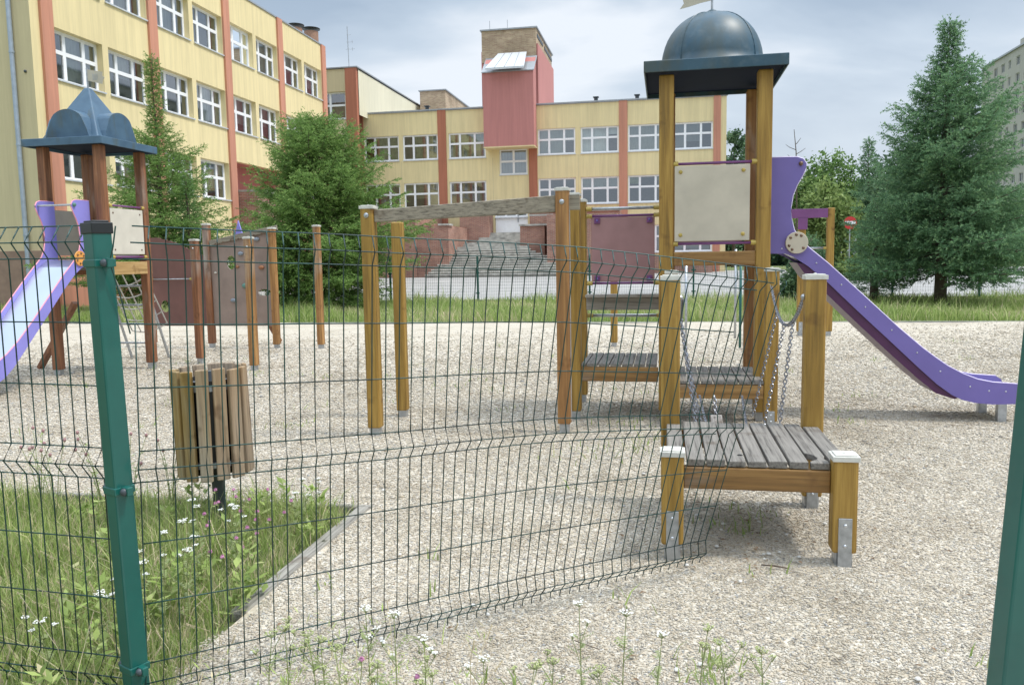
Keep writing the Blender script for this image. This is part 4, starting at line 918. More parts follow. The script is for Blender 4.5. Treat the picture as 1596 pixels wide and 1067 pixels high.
# far fence
def far_fence():
    V_ = 27.2; t = T('far_fence', 'low green mesh fence at the far side of the grass strip', 'fence', -5, V_, 0)
    for u in (-21.0, -17.2, -13.4, -9.5, -6.35, -2.5, .9, 4.0, 7.0, 9.5, 12.0):
        s = MB(); s.box(u-.03, u+.03, V_-.03, V_+.03, -.1, 1.58); s.build('post', GREEN, t)
        for z in (.3, 1.0): s2 = MB(); s2.box(u-.07, u+.07, V_-.045, V_-.032, z-.02, z+.02); s2.build('clamp', GREEN, t)
    s = MB(); nn = int(33/.075)
    for i in range(nn+1): u = -21+33*i/nn; s.add([(u-.0022, V_-.05, .02), (u+.0022, V_-.05, .02), (u+.0022, V_-.05, 1.5), (u-.0022, V_-.05, 1.5), (u, V_-.046, .02), (u, V_-.046, 1.5)], [(0, 1, 2, 3), (1, 4, 5, 2), (4, 0, 3, 5)])
    for j in range(15): z = .05+j*.103; s.add([(-21, V_-.052, z-.0022), (12, V_-.052, z-.0022), (12, V_-.052, z+.0022), (-21, V_-.052, z+.0022), (-21, V_-.048, z), (12, V_-.048, z)], [(0, 1, 2, 3), (0, 4, 5, 1), (3, 2, 5, 4)])
    s.build('mesh', WIRE, t)
far_fence()

# ---------------------------------------------------------------- school
VF = 58.0; UL = -20.55
front = lambda a, d, z: (a, VF+d, z)             # d is depth into the building
left = lambda a, d, z: (UL-d, a, z)
def wall(mapf, a0, a1, z0, z1, holes, depth=.28, dd=0.0):
    """wall sheet with real openings and reveals; holes (a0,a1,z0,z1)"""
    m = MB(mapf); A = sorted({a0, a1, *[h[0] for h in holes], *[h[1] for h in holes]}); Z = sorted({z0, z1, *[h[2] for h in holes], *[h[3] for h in holes]})
    for i in range(len(A)-1):
        for j in range(len(Z)-1):
            ca, cz = (A[i]+A[i+1])/2, (Z[j]+Z[j+1])/2
            if ca < a0 or ca > a1 or cz < z0 or cz > z1: continue
            if any(h[0] < ca < h[1] and h[2] < cz < h[3] for h in holes): continue
            m.add([(A[i], dd, Z[j]), (A[i+1], dd, Z[j]), (A[i+1], dd, Z[j+1]), (A[i], dd, Z[j+1])], [(0, 1, 2, 3)])
    for h in holes:
        x0, x1, y0, y1 = h[:4]
        for q in (((x0, y0), (x1, y0)), ((x1, y0), (x1, y1)), ((x1, y1), (x0, y1)), ((x0, y1), (x0, y0))):
            m.add([(q[0][0], dd, q[0][1]), (q[1][0], dd, q[1][1]), (q[1][0], depth, q[1][1]), (q[0][0], depth, q[0][1])], [(0, 1, 2, 3)])
    return m
def window(mapf, par, x0, x1, z0, z1, dep, cols=(.30, .70), row=.58, curt=None, cfrac=None, open_=0):
    w_, h_ = x1-x0, z1-z0; fw = .115; m = MB(mapf)
    m.box(x0, x1, dep-.06, dep+.01, z0, z0+fw); m.box(x0, x1, dep-.06, dep+.01, z1-fw, z1)
    m.box(x0, x0+fw, dep-.0575, dep+.0075, z0+fw, z1-fw); m.box(x1-fw, x1, dep-.0575, dep+.0075, z0+fw, z1-fw)
    for c in cols: x = x0+w_*c; m.box(x-fw*.65, x+fw*.65, dep-.064, dep+.005, z0+fw, z1-fw)
    if row: 
        z = z0+h_*row; e = [x0+fw]+[x0+w_*c for c in cols]+[x1-fw]
        for a, b in zip(e, e[1:]): m.box(a+(fw*.65 if a > x0+fw else 0), b-(fw*.65 if b < x1-fw else 0), dep-.066, dep+.003, z-fw*.6, z+fw*.6)
    o = m.build('window', FRAME, par)
    g = MB(mapf); g.add([(x0+.03, dep-.02, z0+.03), (x1-.03, dep-.02, z0+.03), (x1-.03, dep-.02, z1-.03), (x0+.03, dep-.02, z1-.03)], [(0, 1, 2, 3)]); g.build('pane', GLASS, o)
    s = MB(mapf); s.box(x0-.03, x1+.03, -.06, dep-.07, z0-.05, z0+.004); s.build('sill', METW, o)
    if curt:
        c = MB(mapf); e = [x0]+[x0+w_*q for q in cols]+[x1]
        for i, (a, b) in enumerate(zip(e, e[1:])):
            f = cfrac[i] if isinstance(cfrac, (list, tuple)) else cfrac
            if not f: continue
            k = 10; zb = z1-h_*f
            for q in range(k): xa = a+(b-a)*q/k; xb = a+(b-a)*(q+1)/k; da = dep+.12+.02*(q % 2); db = dep+.12+.02*((q+1) % 2); c.add([(xa, da, zb), (xb, db, zb), (xb, db, z1), (xa, da, z1)], [(0, 1, 2, 3)])
        if c.v: c.build('curtain', CURT[curt], o)
    return o
def school():
    t = T('school_building', 'large cream and yellow school with terracotta pilasters round two sides of the yard', 'school', -15, 50, .2)
    rr = random.Random(3)
    # ---- left wing, its long side facing the yard
    holes = []; P0 = 25.07; bay = 5.63
    pil = [24.53, 30.43, 36.20, 41.75, 47.46]
    for k in range(4):
        p = pil[k]+.58; e = pil[k+1]; mid = (p+e)/2
        for (a, b) in ((p+.06, mid-.16), (mid+.16, e-.03)):
            for zi, z in enumerate((4.48, 7.86, 11.24)):
                if k == 2 and zi == 0 and True: continue
                holes.append((a, b, z, z+1.74))
            if k != 2: holes.append((a, b, 1.2, 2.6))
    hl = [h for h in holes]; rec = (pil[2]+.6, pil[3]-.05, 4.95, 6.40)
    wall(left, 24.12, 48.03, 0, 14.5, hl+[rec], .28).build('wall', YEL, t)
    opts = [('white', (.9, .5, 0)), ('grey', (.55, .55, .35)), ('white', (0, .9, .9)), (None, 0), ('grey', (.5, .8, 1)), ('cream', (0, 0, .95)), ('white', (.7, .7, .7)), ('grey', (.95, .95, .4))]
    for i, h in enumerate(holes):
        c, f = rr.choice(opts); window(left, t, *h, .30, curt=c, cfrac=f)
    # loggia
    m = MB(left); x0, x1, z0, z1 = rec; m.box(x0, x1, 1.2, 1.3, z0-.2, z1+.1); m.build('loggia_wall', REDT, t)
    m = MB(left); m.add([(x0, .28, z0), (x0, 1.2, z0), (x0, 1.2, z1), (x0, .28, z1)], [(0, 1, 2, 3)]); m.add([(x1, .28, z0), (x1, 1.2, z0), (x1, 1.2, z1), (x1, .28, z1)], [(0, 1, 2, 3)]); m.add([(x0, .28, z1), (x1, .28, z1), (x1, 1.2, z1), (x0, 1.2, z1)], [(0, 1, 2, 3)]); m.add([(x0, .28, z0), (x1, .28, z0), (x1, 1.2, z0), (x0, 1.2, z0)], [(0, 1, 2, 3)]); m.build('loggia_lining', REDT, t)
    m = MB(left); m.box(x0, 47.4, -1.1, -.02, 2.9, 4.92); m.build('parapet', BRR, t); m = MB(left); m.box(x0-.02, 47.42, -1.16, .02, 4.921, 5.02); m.build('coping', CONCD, t)
    m = MB(left); m.box(x0, 47.4, -.5, -.02, 0, 2.88); m.build('plinth_wall', ORA, t)
    for p in pil: m = MB(left); m.box(p, p+.55, -.10, -.003, 0, 14.53); m.build('pilaster', ORA, t)
    # end wall facing the camera
    m = MB(); m.add([(UL, 24.12, 1.95), (-55, 24.12, 1.95), (-55, 24.12, 14.5), (UL, 24.12, 14.5)], [(0, 1, 2, 3)]); m.build('end_wall', YELSH, t)
    m = MB(); m.box(-55, UL+.02, 24.04, 24.14, 0, 2.0); m.build('end_plinth', plain('brownish_plinth', (.30, .20, .15), .9, var=.2, scale=2), t)
    m = MB(); m.box(UL-.002, UL+.05, 24.14, 47.9, 0, 1.05); m.build('plinth', ORA, t)
    dp = MB(); dp.tube([(-21.25, 24.03, .1), (-21.25, 24.03, 14.5)], .075, 12)
    for z in (2.5, 5.5, 8.5, 11.5): dp.tube([(-21.25, 24.03, z), (-21.25, 24.03, z+.05)], .09, 12)
    dp.build('drainpipe', plain('blue_grey_pipe', (.36, .42, .50), .4, .4), t)
    x = MB(); x.ball((-20.85, 24.10, 7.9), .05, 8); x.build('lamp', BINP, t)
    m = MB(); m.box(-55, UL-.001, 24.13, 48.02, 14.3, 14.48); m.build('roof', MET, t)
    m = MB(); m.box(UL-.25, UL+.05, 24.02, 48.1, 14.505, 14.58); m.build('roof_edge', MET, t); 
    m = MB()
    for z in (.02, 3.75, 7.12, 10.5): m.box(-34, UL-.32, 24.3, 47.9, z, z+.25)
    m.add([(-27, 24.2, 0), (-27, 48, 0), (-27, 48, 14.3), (-27, 24.2, 14.3)], [(0, 1, 2, 3)])
    for v in (30.7, 36.5, 42.05): m.add([(-27, v, 0), (UL-.5, v, 0), (UL-.5, v, 14.3), (-27, v, 14.3)], [(0, 1, 2, 3)])
    m.build('interior', INT, t)
    m = MB(); m.add([(UL, 48.02, 0), (-55, 48.02, 0), (-55, 48.02, 14.5), (UL, 48.02, 14.5)], [(0, 1, 2, 3)]); m.build('rear_wall', YELSH, t)
    for (v, r, h) in ((51.6, .42, 1.9), (54.0, .48, 2.3)):
        m = MB(); m.tube([(-24, v, 14.2), (-24, v, 14.9+h)], r, 20); ck = m.build('round_chimney', plain('ochre_flue', (.34, .20, .14), .8), t); m = MB(); m.lathe([(r+.12, 0), (r+.14, .06), (r*.6, .12), (.01, .13)], (-24, v, 15.05+h), 20); m.build('cowl', BLACKP, ck)
    # ---- link block behind the corner: three storeys
    V2 = 56.0; lk = lambda a, d, z: (a, V2+d, z)
    hw = (-23.95, -22.58, 11.6, 13.52)
    wall(lk, -27, -22.45, 0, 15.1, [(-24.95, -22.5, 11.62, 13.55)]).build('wall', YELSH, t)
    window(lk, t, -24.95, -22.5, 11.62, 13.55, .28, cols=(.5,), row=.52, curt='brown', cfrac=(.6, .9))
    m = MB(); m.box(-22.45, -21.62, V2-.06, V2+.3, .3, 15.13); m.build('pilaster', ORA2, t)
    lu = lambda a, d, z: (-21.58-d, a, z); wall(lu, V2+.3, 92, 11.9, 15.05, [(73.2, 79.4, 12.1, 12.75), (82.5, 88, 12.1, 12.75)]).build('wall', CRM, t)
    for a, b in ((73.2, 79.4), (82.5, 88)): window(lu, t, a, b, 12.1, 12.75, .28, row=None)
    for v in (71.6, 81.0): m = MB(lu); m.box(v, v+.7, -.08, -.003, 12, 15.08); m.build('pilaster', ORA, t)
    m = MB(); m.box(-30, -21.5, V2-.1, 92, 15.135, 15.22); m.box(-30, -22.6, V2+1.5, 92, 0.1, 15.13); m.build('roof', MET, t)
    an = MB(); an.tube([(-22.4, 56.7, 15.1), (-22.45, 56.7, 18.2)], .025, 6)
    for z, l in ((16.6, .5), (17.1, .35), (17.6, .25)): an.tube([(-22.4-l*.4, 56.7, z), (-22.4+l, 56.7, z)], .012, 5)
    for z, l in ((16.6, .35), (17.1, .3)): an.tube([(-22.1, 56.7, z-.12), (-22.1, 56.7, z+.12)], .012, 5)
    an.build('antenna', MET, t)
    m = MB(); m.box(-21.2, -18.9, 70, 80, 14.0, 16.15); m.build('brick_stack', BRY, t); m = MB(); m.box(-21.3, -18.8, 69.9, 80.1, 16.151, 16.25); m.build('stack_cap', MET, t)
    # ---- front wing facing the camera
    r2 = [(-21.95, -19.27), (-18.98, -16.31), (-15.5, -12.75), (-8.95, -6.27), (-5.90, -3.23), (-2.60, .12), (.50, 3.16)]
    r1 = r2; H = []
    for (a, b) in r2: H.append((a, b, 8.76, 10.58))
    for (a, b) in r1: H.append((a, b, 5.23, 7.12))
    for (a, b) in r2[3:]: H.append((a, b, 1.75, 3.67))
    mid = (-11.76, -9.71, 7.47, 9.28); door = (-12.15, -9.75, 3.30, 5.05); H2 = H+[mid, door]
    wall(front, -22.55, 4.05, .2, 12.2, H2).build('wall', YEL, t)
    cs = [('green', (.9, .9, .9)), ('green', (.0, .95, .95)), ('green', (.9, 1, .7)), ('white', (1, 1, .5)), ('white', (1, 1, .3)), ('white', (1, 1, 1)), ('grey', (1, .7, 0)),
          ('brown', (.5, .6, .9)), ('cream', (.5, .6, .9)), ('brown', (.9, 0, 0)), (None, 0), ('white', (.45, .45, .45)), ('green', (.3, 0, .2)), (None, 0), (None, 0), ('grey', (.6, .6, .3)), ('cream', (1, .5, 0)), ('cream', (.8, .8, 0))]
    for h, (c, f) in zip(H, cs): window(front, t, *h, .16, curt=c, cfrac=f)
    window(front, t, *mid, .16, cols=(.5,), row=.52, curt='grey', cfrac=(.95, .95))
    dr = window(front, t, -12.15, -9.75, 4.45, 5.05, .12, cols=(.33, .66), row=None); dr.name = 'door_light'
    m = MB(front); m.box(-12.13, -9.77, .08, .14, 3.32, 4.40)
    for a in (-11.4, -10.55): m.box(a, a+.03, .065, .079, 3.34, 4.38)
    d_ = m.build('door', FRAME, t); m = MB(front); m.box(-10.50, -10.42, .02, .06, 4.1, 4.8); m.build('handle', MET, d_)
    for a, b, z in ((-22.6, -21.97, 12.2), (-16.29, -15.67, 12.24), (-3.21, -2.63, 12.24), (3.2, 3.67, 12.24)): m = MB(front); m.box(a, b, -.08, -.003, .2, z); m.build('pilaster', ORA2 if a < -10 else ORA, t)
    m = MB(front); m.box(-9.60, -9.0, -.08, -.003, 3.0, 9.4); m.build('pilaster', ORA2, t)
    m = MB(front)
    for a in (-19.12, -12.25, -6.09, -9.62+.0, .32): m.box(a-.015, a+.015, -.006, -.001, .3, 8.7)
    m.build('render_joint', YELSH, t)
    m = MB(front); m.box(-22.65, 4.12, -.12, .3, 12.245, 12.33); m.build('roof_edge', MET, t)
    for (a, b) in ((-21.9, -9.7), (-8.9, 3.1)): 
        pass
    m = MB(); m.box(-22.5, 4.04, VF+.4, 92, 11.6, 12.1); m.build('roof', MET, t)
    m = MB(); m.add([(4.05, VF, .2), (4.05, 92, .2), (4.05, 92, 12.2), (4.05, VF, 12.2)], [(0, 1, 2, 3)]); m.build('wall', CRM, t)
    m = MB()
    for z in (.3, 4.4, 7.75, 11.3): m.box(-22.5, 4.0, VF+.32, VF+6, z, z+.25)
    m.add([(-22.5, VF+6, 0), (4, VF+6, 0), (4, VF+6, 12), (-22.5, VF+6, 12)], [(0, 1, 2, 3)])
    for u in (-16, -12.3, -9.2, -2.9): m.add([(u, VF+6, 0), (u, VF+.4, 0), (u, VF+.4, 12), (u, VF+6, 12)], [(0, 1, 2, 3)])
    m.build('interior', INT, t)
    for u in (-17.6+.2, -4.9, -2.0, 1.6): m = MB(); m.tube([(u, VF+1.2, 12), (u, VF+1.2, 12.75)], .14, 10); m.box(u-.2, u+.2, VF+1.0, VF+1.4, 12.76, 12.82); m.build('roof_vent', BINP, t)
    # stair tower: red box hung on the front, taller red shaft and yellow brick top behind
    m = MB(); m.box(-12.60, -9.02, VF-1.25, VF-.004, 9.32, 14.4); m.prism([(VF-1.25, 14.4), (VF-.02, 14.4), (VF-.02, 15.55)], 0, -12.6, -9.02); tw_ = m.build('tower_bay', REDT, t)
    m = MB(); m.box(-12.62, -9.0, VF-1.29, VF+.05, 9.24, 9.318); m.build('tower_bay_base', YEL, t)
    m = MB(); m.box(-13.0, -8.9, VF+.30, VF+8.5, 11, 15.4); m.box(-13.0, -12.55, VF+.30, VF+8.5, 15.4, 16.2); m.box(-9.0, -8.9, VF+.3, VF+8.5, 15.4, 16.55); m.build('tower_shaft', REDT, t)
    m = MB(); m.box(-12.95, -9.02, VF+.25, VF+8.3, 15.401, 17.60); bt = m.build('tower_brick_top', BRY, t)
    m = MB(); m.box(-13.05, -8.92, VF+.15, VF+8.45, 17.601, 17.70); m.build('top_edge', MET, bt)
    for (v0, v1, z) in ((VF+.6, VF+3.4, 17.3), (VF+4.2, VF+8.2, 17.3)): m = MB(); m.box(-9.015, -8.98, v0, v1, z-.22, z); m.build('vent_slot', BINP, bt)
    m = MB(); m.prism([(VF-1.34, 14.36), (VF+.25, 15.66), (VF+.25, 15.72), (VF-1.34, 14.43)], 0, -12.66, -8.95); m.build('skylight_flashing', MET, t)
    m = MB(); m.hexa([(-12.25, VF-1.95, 14.42), (-9.55, VF-1.95, 14.42), (-9.65, VF-.1, 15.85), (-11.7, VF-.1, 15.85), (-12.25, VF-1.95, 14.56), (-9.55, VF-1.95, 14.56), (-9.65, VF-.1, 15.93), (-11.7, VF-.1, 15.93)])
    cp = m.build('metal_canopy', METW, t)
    for i in range(1, 4): k = i/4; s = MB(); s.bar((-12.25+2.7*k, VF-1.96, 14.575), (-11.7+2.05*k, VF-.1, 15.945), .035, .03); s.build('seam', MET, cp)
    for u in (-12.5, -11.2): m = MB(); m.tube([(u, VF+1, 17.6), (u, VF+1, 18.5)], .02, 5); m.build('lightning_rod', MET, t)
school()

def stairs():
    t = T('outdoor_staircase', 'wide weathered concrete steps climbing to the white school door', 'staircase', -10.8, 53, .3)
    z0, zt = .33, 2.05; n_ = 11; m = MB()
    for i in range(n_):
        v = 49.6+i*.34; z = z0+(zt-z0)*(i+1)/n_; ul = -15.0+.11*i if i < 9 else -14.0; ur = -4.6-.42*i
        m.box(ul, max(ur, -8.9), v, v+.36 if i < n_-1 else 54.6, z0-.3-.001*i, z)
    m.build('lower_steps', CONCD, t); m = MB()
    for i in range(n_):
        v = 49.6+i*.34; z = z0+(zt-z0)*(i+1)/n_; ul = -15.0+.11*i if i < 9 else -14.0; ur = -4.6-.42*i
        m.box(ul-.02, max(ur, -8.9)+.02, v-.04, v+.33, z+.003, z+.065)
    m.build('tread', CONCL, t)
    m = MB()
    for i in range(4): v = 54.4+i*.33; z = 2.05+.15*(i+1); m.box(-14.4, -9.5, v, v+.35 if i < 3 else 56.2, 1.9, z)
    for i in range(4): v = 56.0+i*.3; z = 2.65+.17*(i+1); m.box(-13.0, -9.6, v, v+.32 if i < 3 else VF-.01, 2.5, z)
    m.build('upper_steps', CONC, t)
    m = MB(); m.box(-14.1, -9.0, 53.4, 53.47, 2.05, 2.32); m.build('landing_edge', CONC, t)
    w_ = T('retaining_wall', 'pink-red brick retaining wall with a stone coping left of the school steps', 'wall', -15.4, 52, .3)
    m = MB(); m.box(-16.6, -13.85, 51.2, 56.5, 0, 3.68); m.box(-19.6, -16.0, 51.0, 57.5, 0, 4.80); m.build('brickwork', BRR, w_)
    m = MB(); m.box(-14.5, -13.75, 51.1, 52.1, 3.682, 3.80); m.box(-19.7, -15.9, 50.9, 57.5, 4.802, 4.92); m.build('coping', CONC, w_)
    w_ = T('retaining_wall', 'small red brick wall beside the landing, between the left wall and the school door', 'wall', -13.4, 56.6, .3)
    m = MB(); m.box(-14.4, -12.3, 56.4, 57.9, 0, 4.6); m.build('brickwork', BRR, w_)
    w_ = T('retaining_wall', 'stepped red brick retaining wall right of the school steps', 'wall', -8, 53, .3)
    m = MB(); m.box(-9.55, -7.9, 53.6, 57.9, 0, 3.62); m.box(-9.0, -3.0, 54.4, 57.9, 0, 4.52); m.box(-7.4, -3.0, 51.2, 54.39, 0, 4.2); m.box(-3.0, 3.0, 54.8, 57.8, 0, 1.5); m.build('brickwork', BRR, w_)
    m = MB(); m.box(-9.62, -7.5, 53.5, 54.3, 3.622, 3.74); m.box(-9.1, -2.9, 54.3, 54.9, 4.522, 4.62); m.box(-8.9, -7.3, 53.4, 53.59, 4.25, 4.36); m.build('coping', CONC, w_)
stairs()

def apartment():
    U0 = 56.4; t = T('apartment_block', 'tall pale grey apartment block beyond the yard at the right edge', 'apartment block', U0, 150, 0)
    f = lambda a, d, z: (U0+d, a, z); hs = []
    for i in range(22):
        for k in range(12): a = 163.4-1.6-i*3.05; z = 1.6+k*2.72; hs.append((a-1.45 if (i % 3) else a-1.0, a, z, z+1.45))
    wall(f, 96, 164.2, 0, 34.2, hs, .2).build('wall', APT, t)
    vis = [h for h in hs if h[0] > 136 and h[2] > 7]
    m = MB(f); gl = MB(f)
    for h in hs:
        for (a, b) in ((h[0], h[0]+.1), (h[1]-.1, h[1]), ((h[0]+h[1])/2-.05, (h[0]+h[1])/2+.05)): m.box(a, b, .12, .2, h[2], h[3])
        m.box(h[0], h[1], .11, .21, h[2], h[2]+.1); m.box(h[0], h[1], .11, .21, h[3]-.1, h[3])
        gl.add([(h[0], .17, h[2]), (h[1], .17, h[2]), (h[1], .17, h[3]), (h[0], .17, h[3])], [(0, 1, 2, 3)])
    m.build('window_frames', APW, t, kind='stuff'); gl.build('panes', plain('dark_reflecting_pane', (.05, .06, .07), .08), t, kind='stuff')
    m = MB(); m.box(U0+.22, U0+12, 96, 164.1, 0, 34.0); m.build('core', APT, t); m = MB(); m.box(U0-.25, U0+12.2, 95.8, 164.5, 34.21, 34.5); m.build('roof', MET, t)
    m = MB(); m.box(U0+1, U0+4, 148.5, 151, 34.5, 36); m.build('roof_house', APT, t)
apartment()

# ---------------------------------------------------------------- trees
def conifer(name, label, u, v, H, R, z0, mat, nb=170, topn=.0, topf=.72, dens=1.0, shape=.85, seed=1, needle=.055, wd=.014, tiplen=.10, droop=.16, group=None, trunk=.14, sparse_top=.12, irregular=.18, twl=.42):
    rg = np.random.default_rng(seed); t = T(name, label, 'conifer tree', u, v, 0, group)
    br = MB(); tw_p = []; tw_d = []; tw_l = []; tw_t = []
    ztr = [(u+.04*math.sin(k*1.3)*(k/10), v+.03*math.cos(k*1.7)*(k/10), H*k/10) for k in range(11)]
    tk = MB(); tk.tube([(u, v, -.1)]+ztr[1:], [trunk]+[max(.012, trunk*(1-k/10.3)) for k in range(1, 11)], 10); tk.build('trunk', BARK, t, smooth=True)
    sect = rg.uniform(.8, 1.2, 12)
    for b in range(nb):
        f = (b+rg.random())/nb; f = f**.92; z = z0+(H*.985-z0)*f
        az = b*2.39996+rg.uniform(-.35, .35)
        prof = (1-f)**shape*(1-.45*max(0, .14-f)/.14)*(1-topn*min(1, max(0, (f-topf)/.15)))
        Lb = max(.18, R*prof*rg.uniform(1-irregular, 1+irregular*.7)*sect[int((az % 6.283)/6.2832*12) % 12])
        el = -.12+f*1.0+rg.uniform(-.14, .14); dh = np.array([math.cos(az), math.sin(az), 0]); K = 7; pts = []
        for k in range(K+1):
            s = k/K; zz = z+Lb*(math.sin(el)*s-droop*s*(1-f)*1.4+droop*1.25*s*s*(1-f*.4)); pts.append(np.array([u, v, 0])+dh*Lb*s*math.cos(el)+np.array([0, 0, zz])+dh[[1, 0, 2]]*np.array([-1, 1, 0])*.06*Lb*math.sin(s*3+b))
        br.tube(pts, [max(.004, .022*(Lb/2.5)*(1-.85*k/K)) for k in range(K+1)], 4)
        side = np.cross(dh, [0, 0, 1.]); nt_ = int(Lb/.075*dens)+4
        for i in range(nt_):
            s = .14+.86*(i+rg.random()*.6)/nt_; p = pts[min(K-1, int(s*K))]*(1-(s*K-int(s*K)))+pts[min(K, int(s*K)+1)]*(s*K-int(s*K)) if s < 1 else pts[K]
            sg = 1 if i % 2 else -1; ll = twl*Lb*(1-s)*rg.uniform(.6, 1.15)+tiplen*rg.uniform(.7, 1.5)
            d = dh*rg.uniform(.5, .9)+side*sg*rg.uniform(.6, 1.0)+np.array([0, 0, rg.uniform(-.35, .45)]); d /= np.linalg.norm(d)
            n2 = max(1, int(ll/.16))
            tw_p.append(p); tw_d.append(d); tw_l.append(ll); tw_t.append(s)
            for q in range(n2):   # secondary twiglets
                o = p+d*ll*(.25+.7*rg.random()); e = d+side*sg*rg.uniform(-.9, .9)+dh*rg.uniform(-.5, .7)+np.array([0, 0, rg.uniform(-.5, .5)]); e /= np.linalg.norm(e)
                tw_p.append(o); tw_d.append(e); tw_l.append(rg.uniform(.5, 1.2)*tiplen+.25*ll*rg.random()); tw_t.append(s)
        d = (pts[K]-pts[K-1]); d /= np.linalg.norm(d); tw_p.append(pts[K-1]); tw_d.append(d); tw_l.append(Lb/K+tiplen*1.3); tw_t.append(1)
    # leader shoots
    for k in range(5):
        z = H*(.93+.018*k); tw_p.append(np.array([u, v, z])); tw_d.append(np.array([0, 0, 1.])); tw_l.append(H*.02+.05); tw_t.append(.8)
    br.build('branch', BARK, t)
    Pp = np.array(tw_p); D = np.array(tw_d); Ln = np.array(tw_l); Tt = np.array(tw_t)
    cnt = np.maximum(4, (Ln/.022).astype(int)); idx = np.repeat(np.arange(len(Ln)), cnt); m = len(idx)
    s = rg.random(m); P = Pp[idx]+D[idx]*(Ln[idx]*s)[:, None]; P[:, 2] -= (s**2*Ln[idx]*.10)
    rnd = rg.normal(0, 1, (m, 3)); rnd -= (rnd*D[idx]).sum(1)[:, None]*D[idx]; rnd /= np.linalg.norm(rnd, axis=1)[:, None]
    nd = D[idx]*.75+rnd*.75; nd /= np.linalg.norm(nd, axis=1)[:, None]
    wv_ = np.cross(nd, rg.normal(0, 1, (m, 3))); wv_ /= np.linalg.norm(wv_, axis=1)[:, None]
    nl = needle*rg.uniform(.7, 1.2, m)*(1-.35*s)
    V = np.stack([P-wv_*wd/2, P+wv_*wd/2, P+nd*nl[:, None]], 1).reshape(-1, 3)
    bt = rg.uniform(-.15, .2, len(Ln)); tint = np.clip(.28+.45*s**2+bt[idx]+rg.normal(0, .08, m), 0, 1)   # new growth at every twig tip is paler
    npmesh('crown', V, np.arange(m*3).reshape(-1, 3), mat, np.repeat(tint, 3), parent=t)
    return t
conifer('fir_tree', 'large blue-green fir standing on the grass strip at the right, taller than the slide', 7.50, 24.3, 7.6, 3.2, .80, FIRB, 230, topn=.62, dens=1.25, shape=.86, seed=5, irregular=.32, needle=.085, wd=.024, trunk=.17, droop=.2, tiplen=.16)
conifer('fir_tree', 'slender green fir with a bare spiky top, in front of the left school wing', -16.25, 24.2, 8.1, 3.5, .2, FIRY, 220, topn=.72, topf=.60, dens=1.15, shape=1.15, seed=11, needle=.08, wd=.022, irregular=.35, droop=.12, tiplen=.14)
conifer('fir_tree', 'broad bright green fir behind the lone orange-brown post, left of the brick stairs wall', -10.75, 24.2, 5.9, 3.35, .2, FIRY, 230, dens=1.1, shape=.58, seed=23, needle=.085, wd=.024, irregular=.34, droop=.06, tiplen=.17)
conifer('fir_tree', 'small green fir partly hidden behind the left tower, beside the slender fir', -14.9, 23.6, 4.2, 1.15, .2, FIRM, 120, dens=.9, shape=.8, seed=29, needle=.065, wd=.018)
conifer('fir_tree', 'short dark fir at the left of the large blue-green fir', 6.15, 25.9, 2.9, 1.1, .3, FIRB, 120, dens=.8, shape=.6, seed=31, needle=.07, wd=.02)
conifer('fir_tree', 'distant dark fir with a pointed top, between the slide and the large fir', 12.3, 54, 8.4, 2.0, .5, FIRB, 110, dens=.55, shape=.9, seed=37, needle=.12, wd=.035, tiplen=.2)
conifer('fir_tree', 'dark young fir close behind the end of the white-capped posts and slide', 4.25, 25.5, 1.9, .9, .1, FIRB, 70, dens=.9, shape=.7, seed=41, needle=.065, wd=.018)
def broadleaf(name, label, u, v, lobes, nleaf, leaf, mat, trunk=.2, group=None, seed=1, cat='tree', zb=0):
    rg = np.random.default_rng(seed); t = T(name, label, cat, u, v, zb, group); tk = MB()
    top = max(l[2] for l in lobes)
    tk.tube([(u, v, zb-.2), (u+.1, v, zb+(top-zb)*.45), (u, v, top)], [trunk, trunk*.7, trunk*.2], 8)
    for l in lobes: tk.tube([(u, v, zb+(l[2]-zb)*.45), (u+(l[0])*.6, v+l[1]*.6, l[2]-l[3]*.3), (u+l[0], v+l[1], l[2]+l[3]*.3)], [trunk*.45, trunk*.25, .03], 5)
    tk.build('trunk', BARK, t); Vs = []; ti = []
    vol = np.array([l[3]**2 for l in lobes]); vol = vol/vol.sum()
    for l, w_ in zip(lobes, vol):
        n_ = int(nleaf*w_); nc = max(8, int(n_/60)); d = rg.normal(0, 1, (nc, 3)); d /= np.linalg.norm(d, axis=1)[:, None]; cc = np.array([u+l[0], v+l[1], l[2]])+d*(l[3]*rg.uniform(.45, 1.08, nc)**.8)[:, None]*np.array([1, 1, l[4] if len(l) > 4 else 1])
        k = rg.integers(0, nc, n_); p = cc[k]+rg.normal(0, l[3]*.16, (n_, 3)); a = rg.normal(0, 1, (n_, 3)); a /= np.linalg.norm(a, axis=1)[:, None]; b = np.cross(a, rg.normal(0, 1, (n_, 3))); b /= np.linalg.norm(b, axis=1)[:, None]
        ls = leaf*rg.uniform(.6, 1.3, n_)[:, None]; Vs.append(np.stack([p-a*ls, p+b*ls*.45, p+a*ls, p-b*ls*.45], 1).reshape(-1, 3)); tt = rg.uniform(.1, .9, nc)[k]; ti.append(np.repeat(np.clip(tt+rg.normal(0, .15, n_), 0, 1), 4))
    V = np.vstack(Vs); npmesh('crown', V, np.arange(len(V)).reshape(-1, 4), mat, np.concatenate(ti), parent=t); return t
broadleaf('leafy_tree', 'round leafy tree just right of the top of the slide', 11.4, 62, [(0, 0, 6.2, 2.1), (-1.0, 0, 4.6, 1.9), (1.2, .5, 4.6, 2.0), (0, 0, 3.0, 2.4)], 16000, .16, LEAF, .2, seed=3, zb=.3)
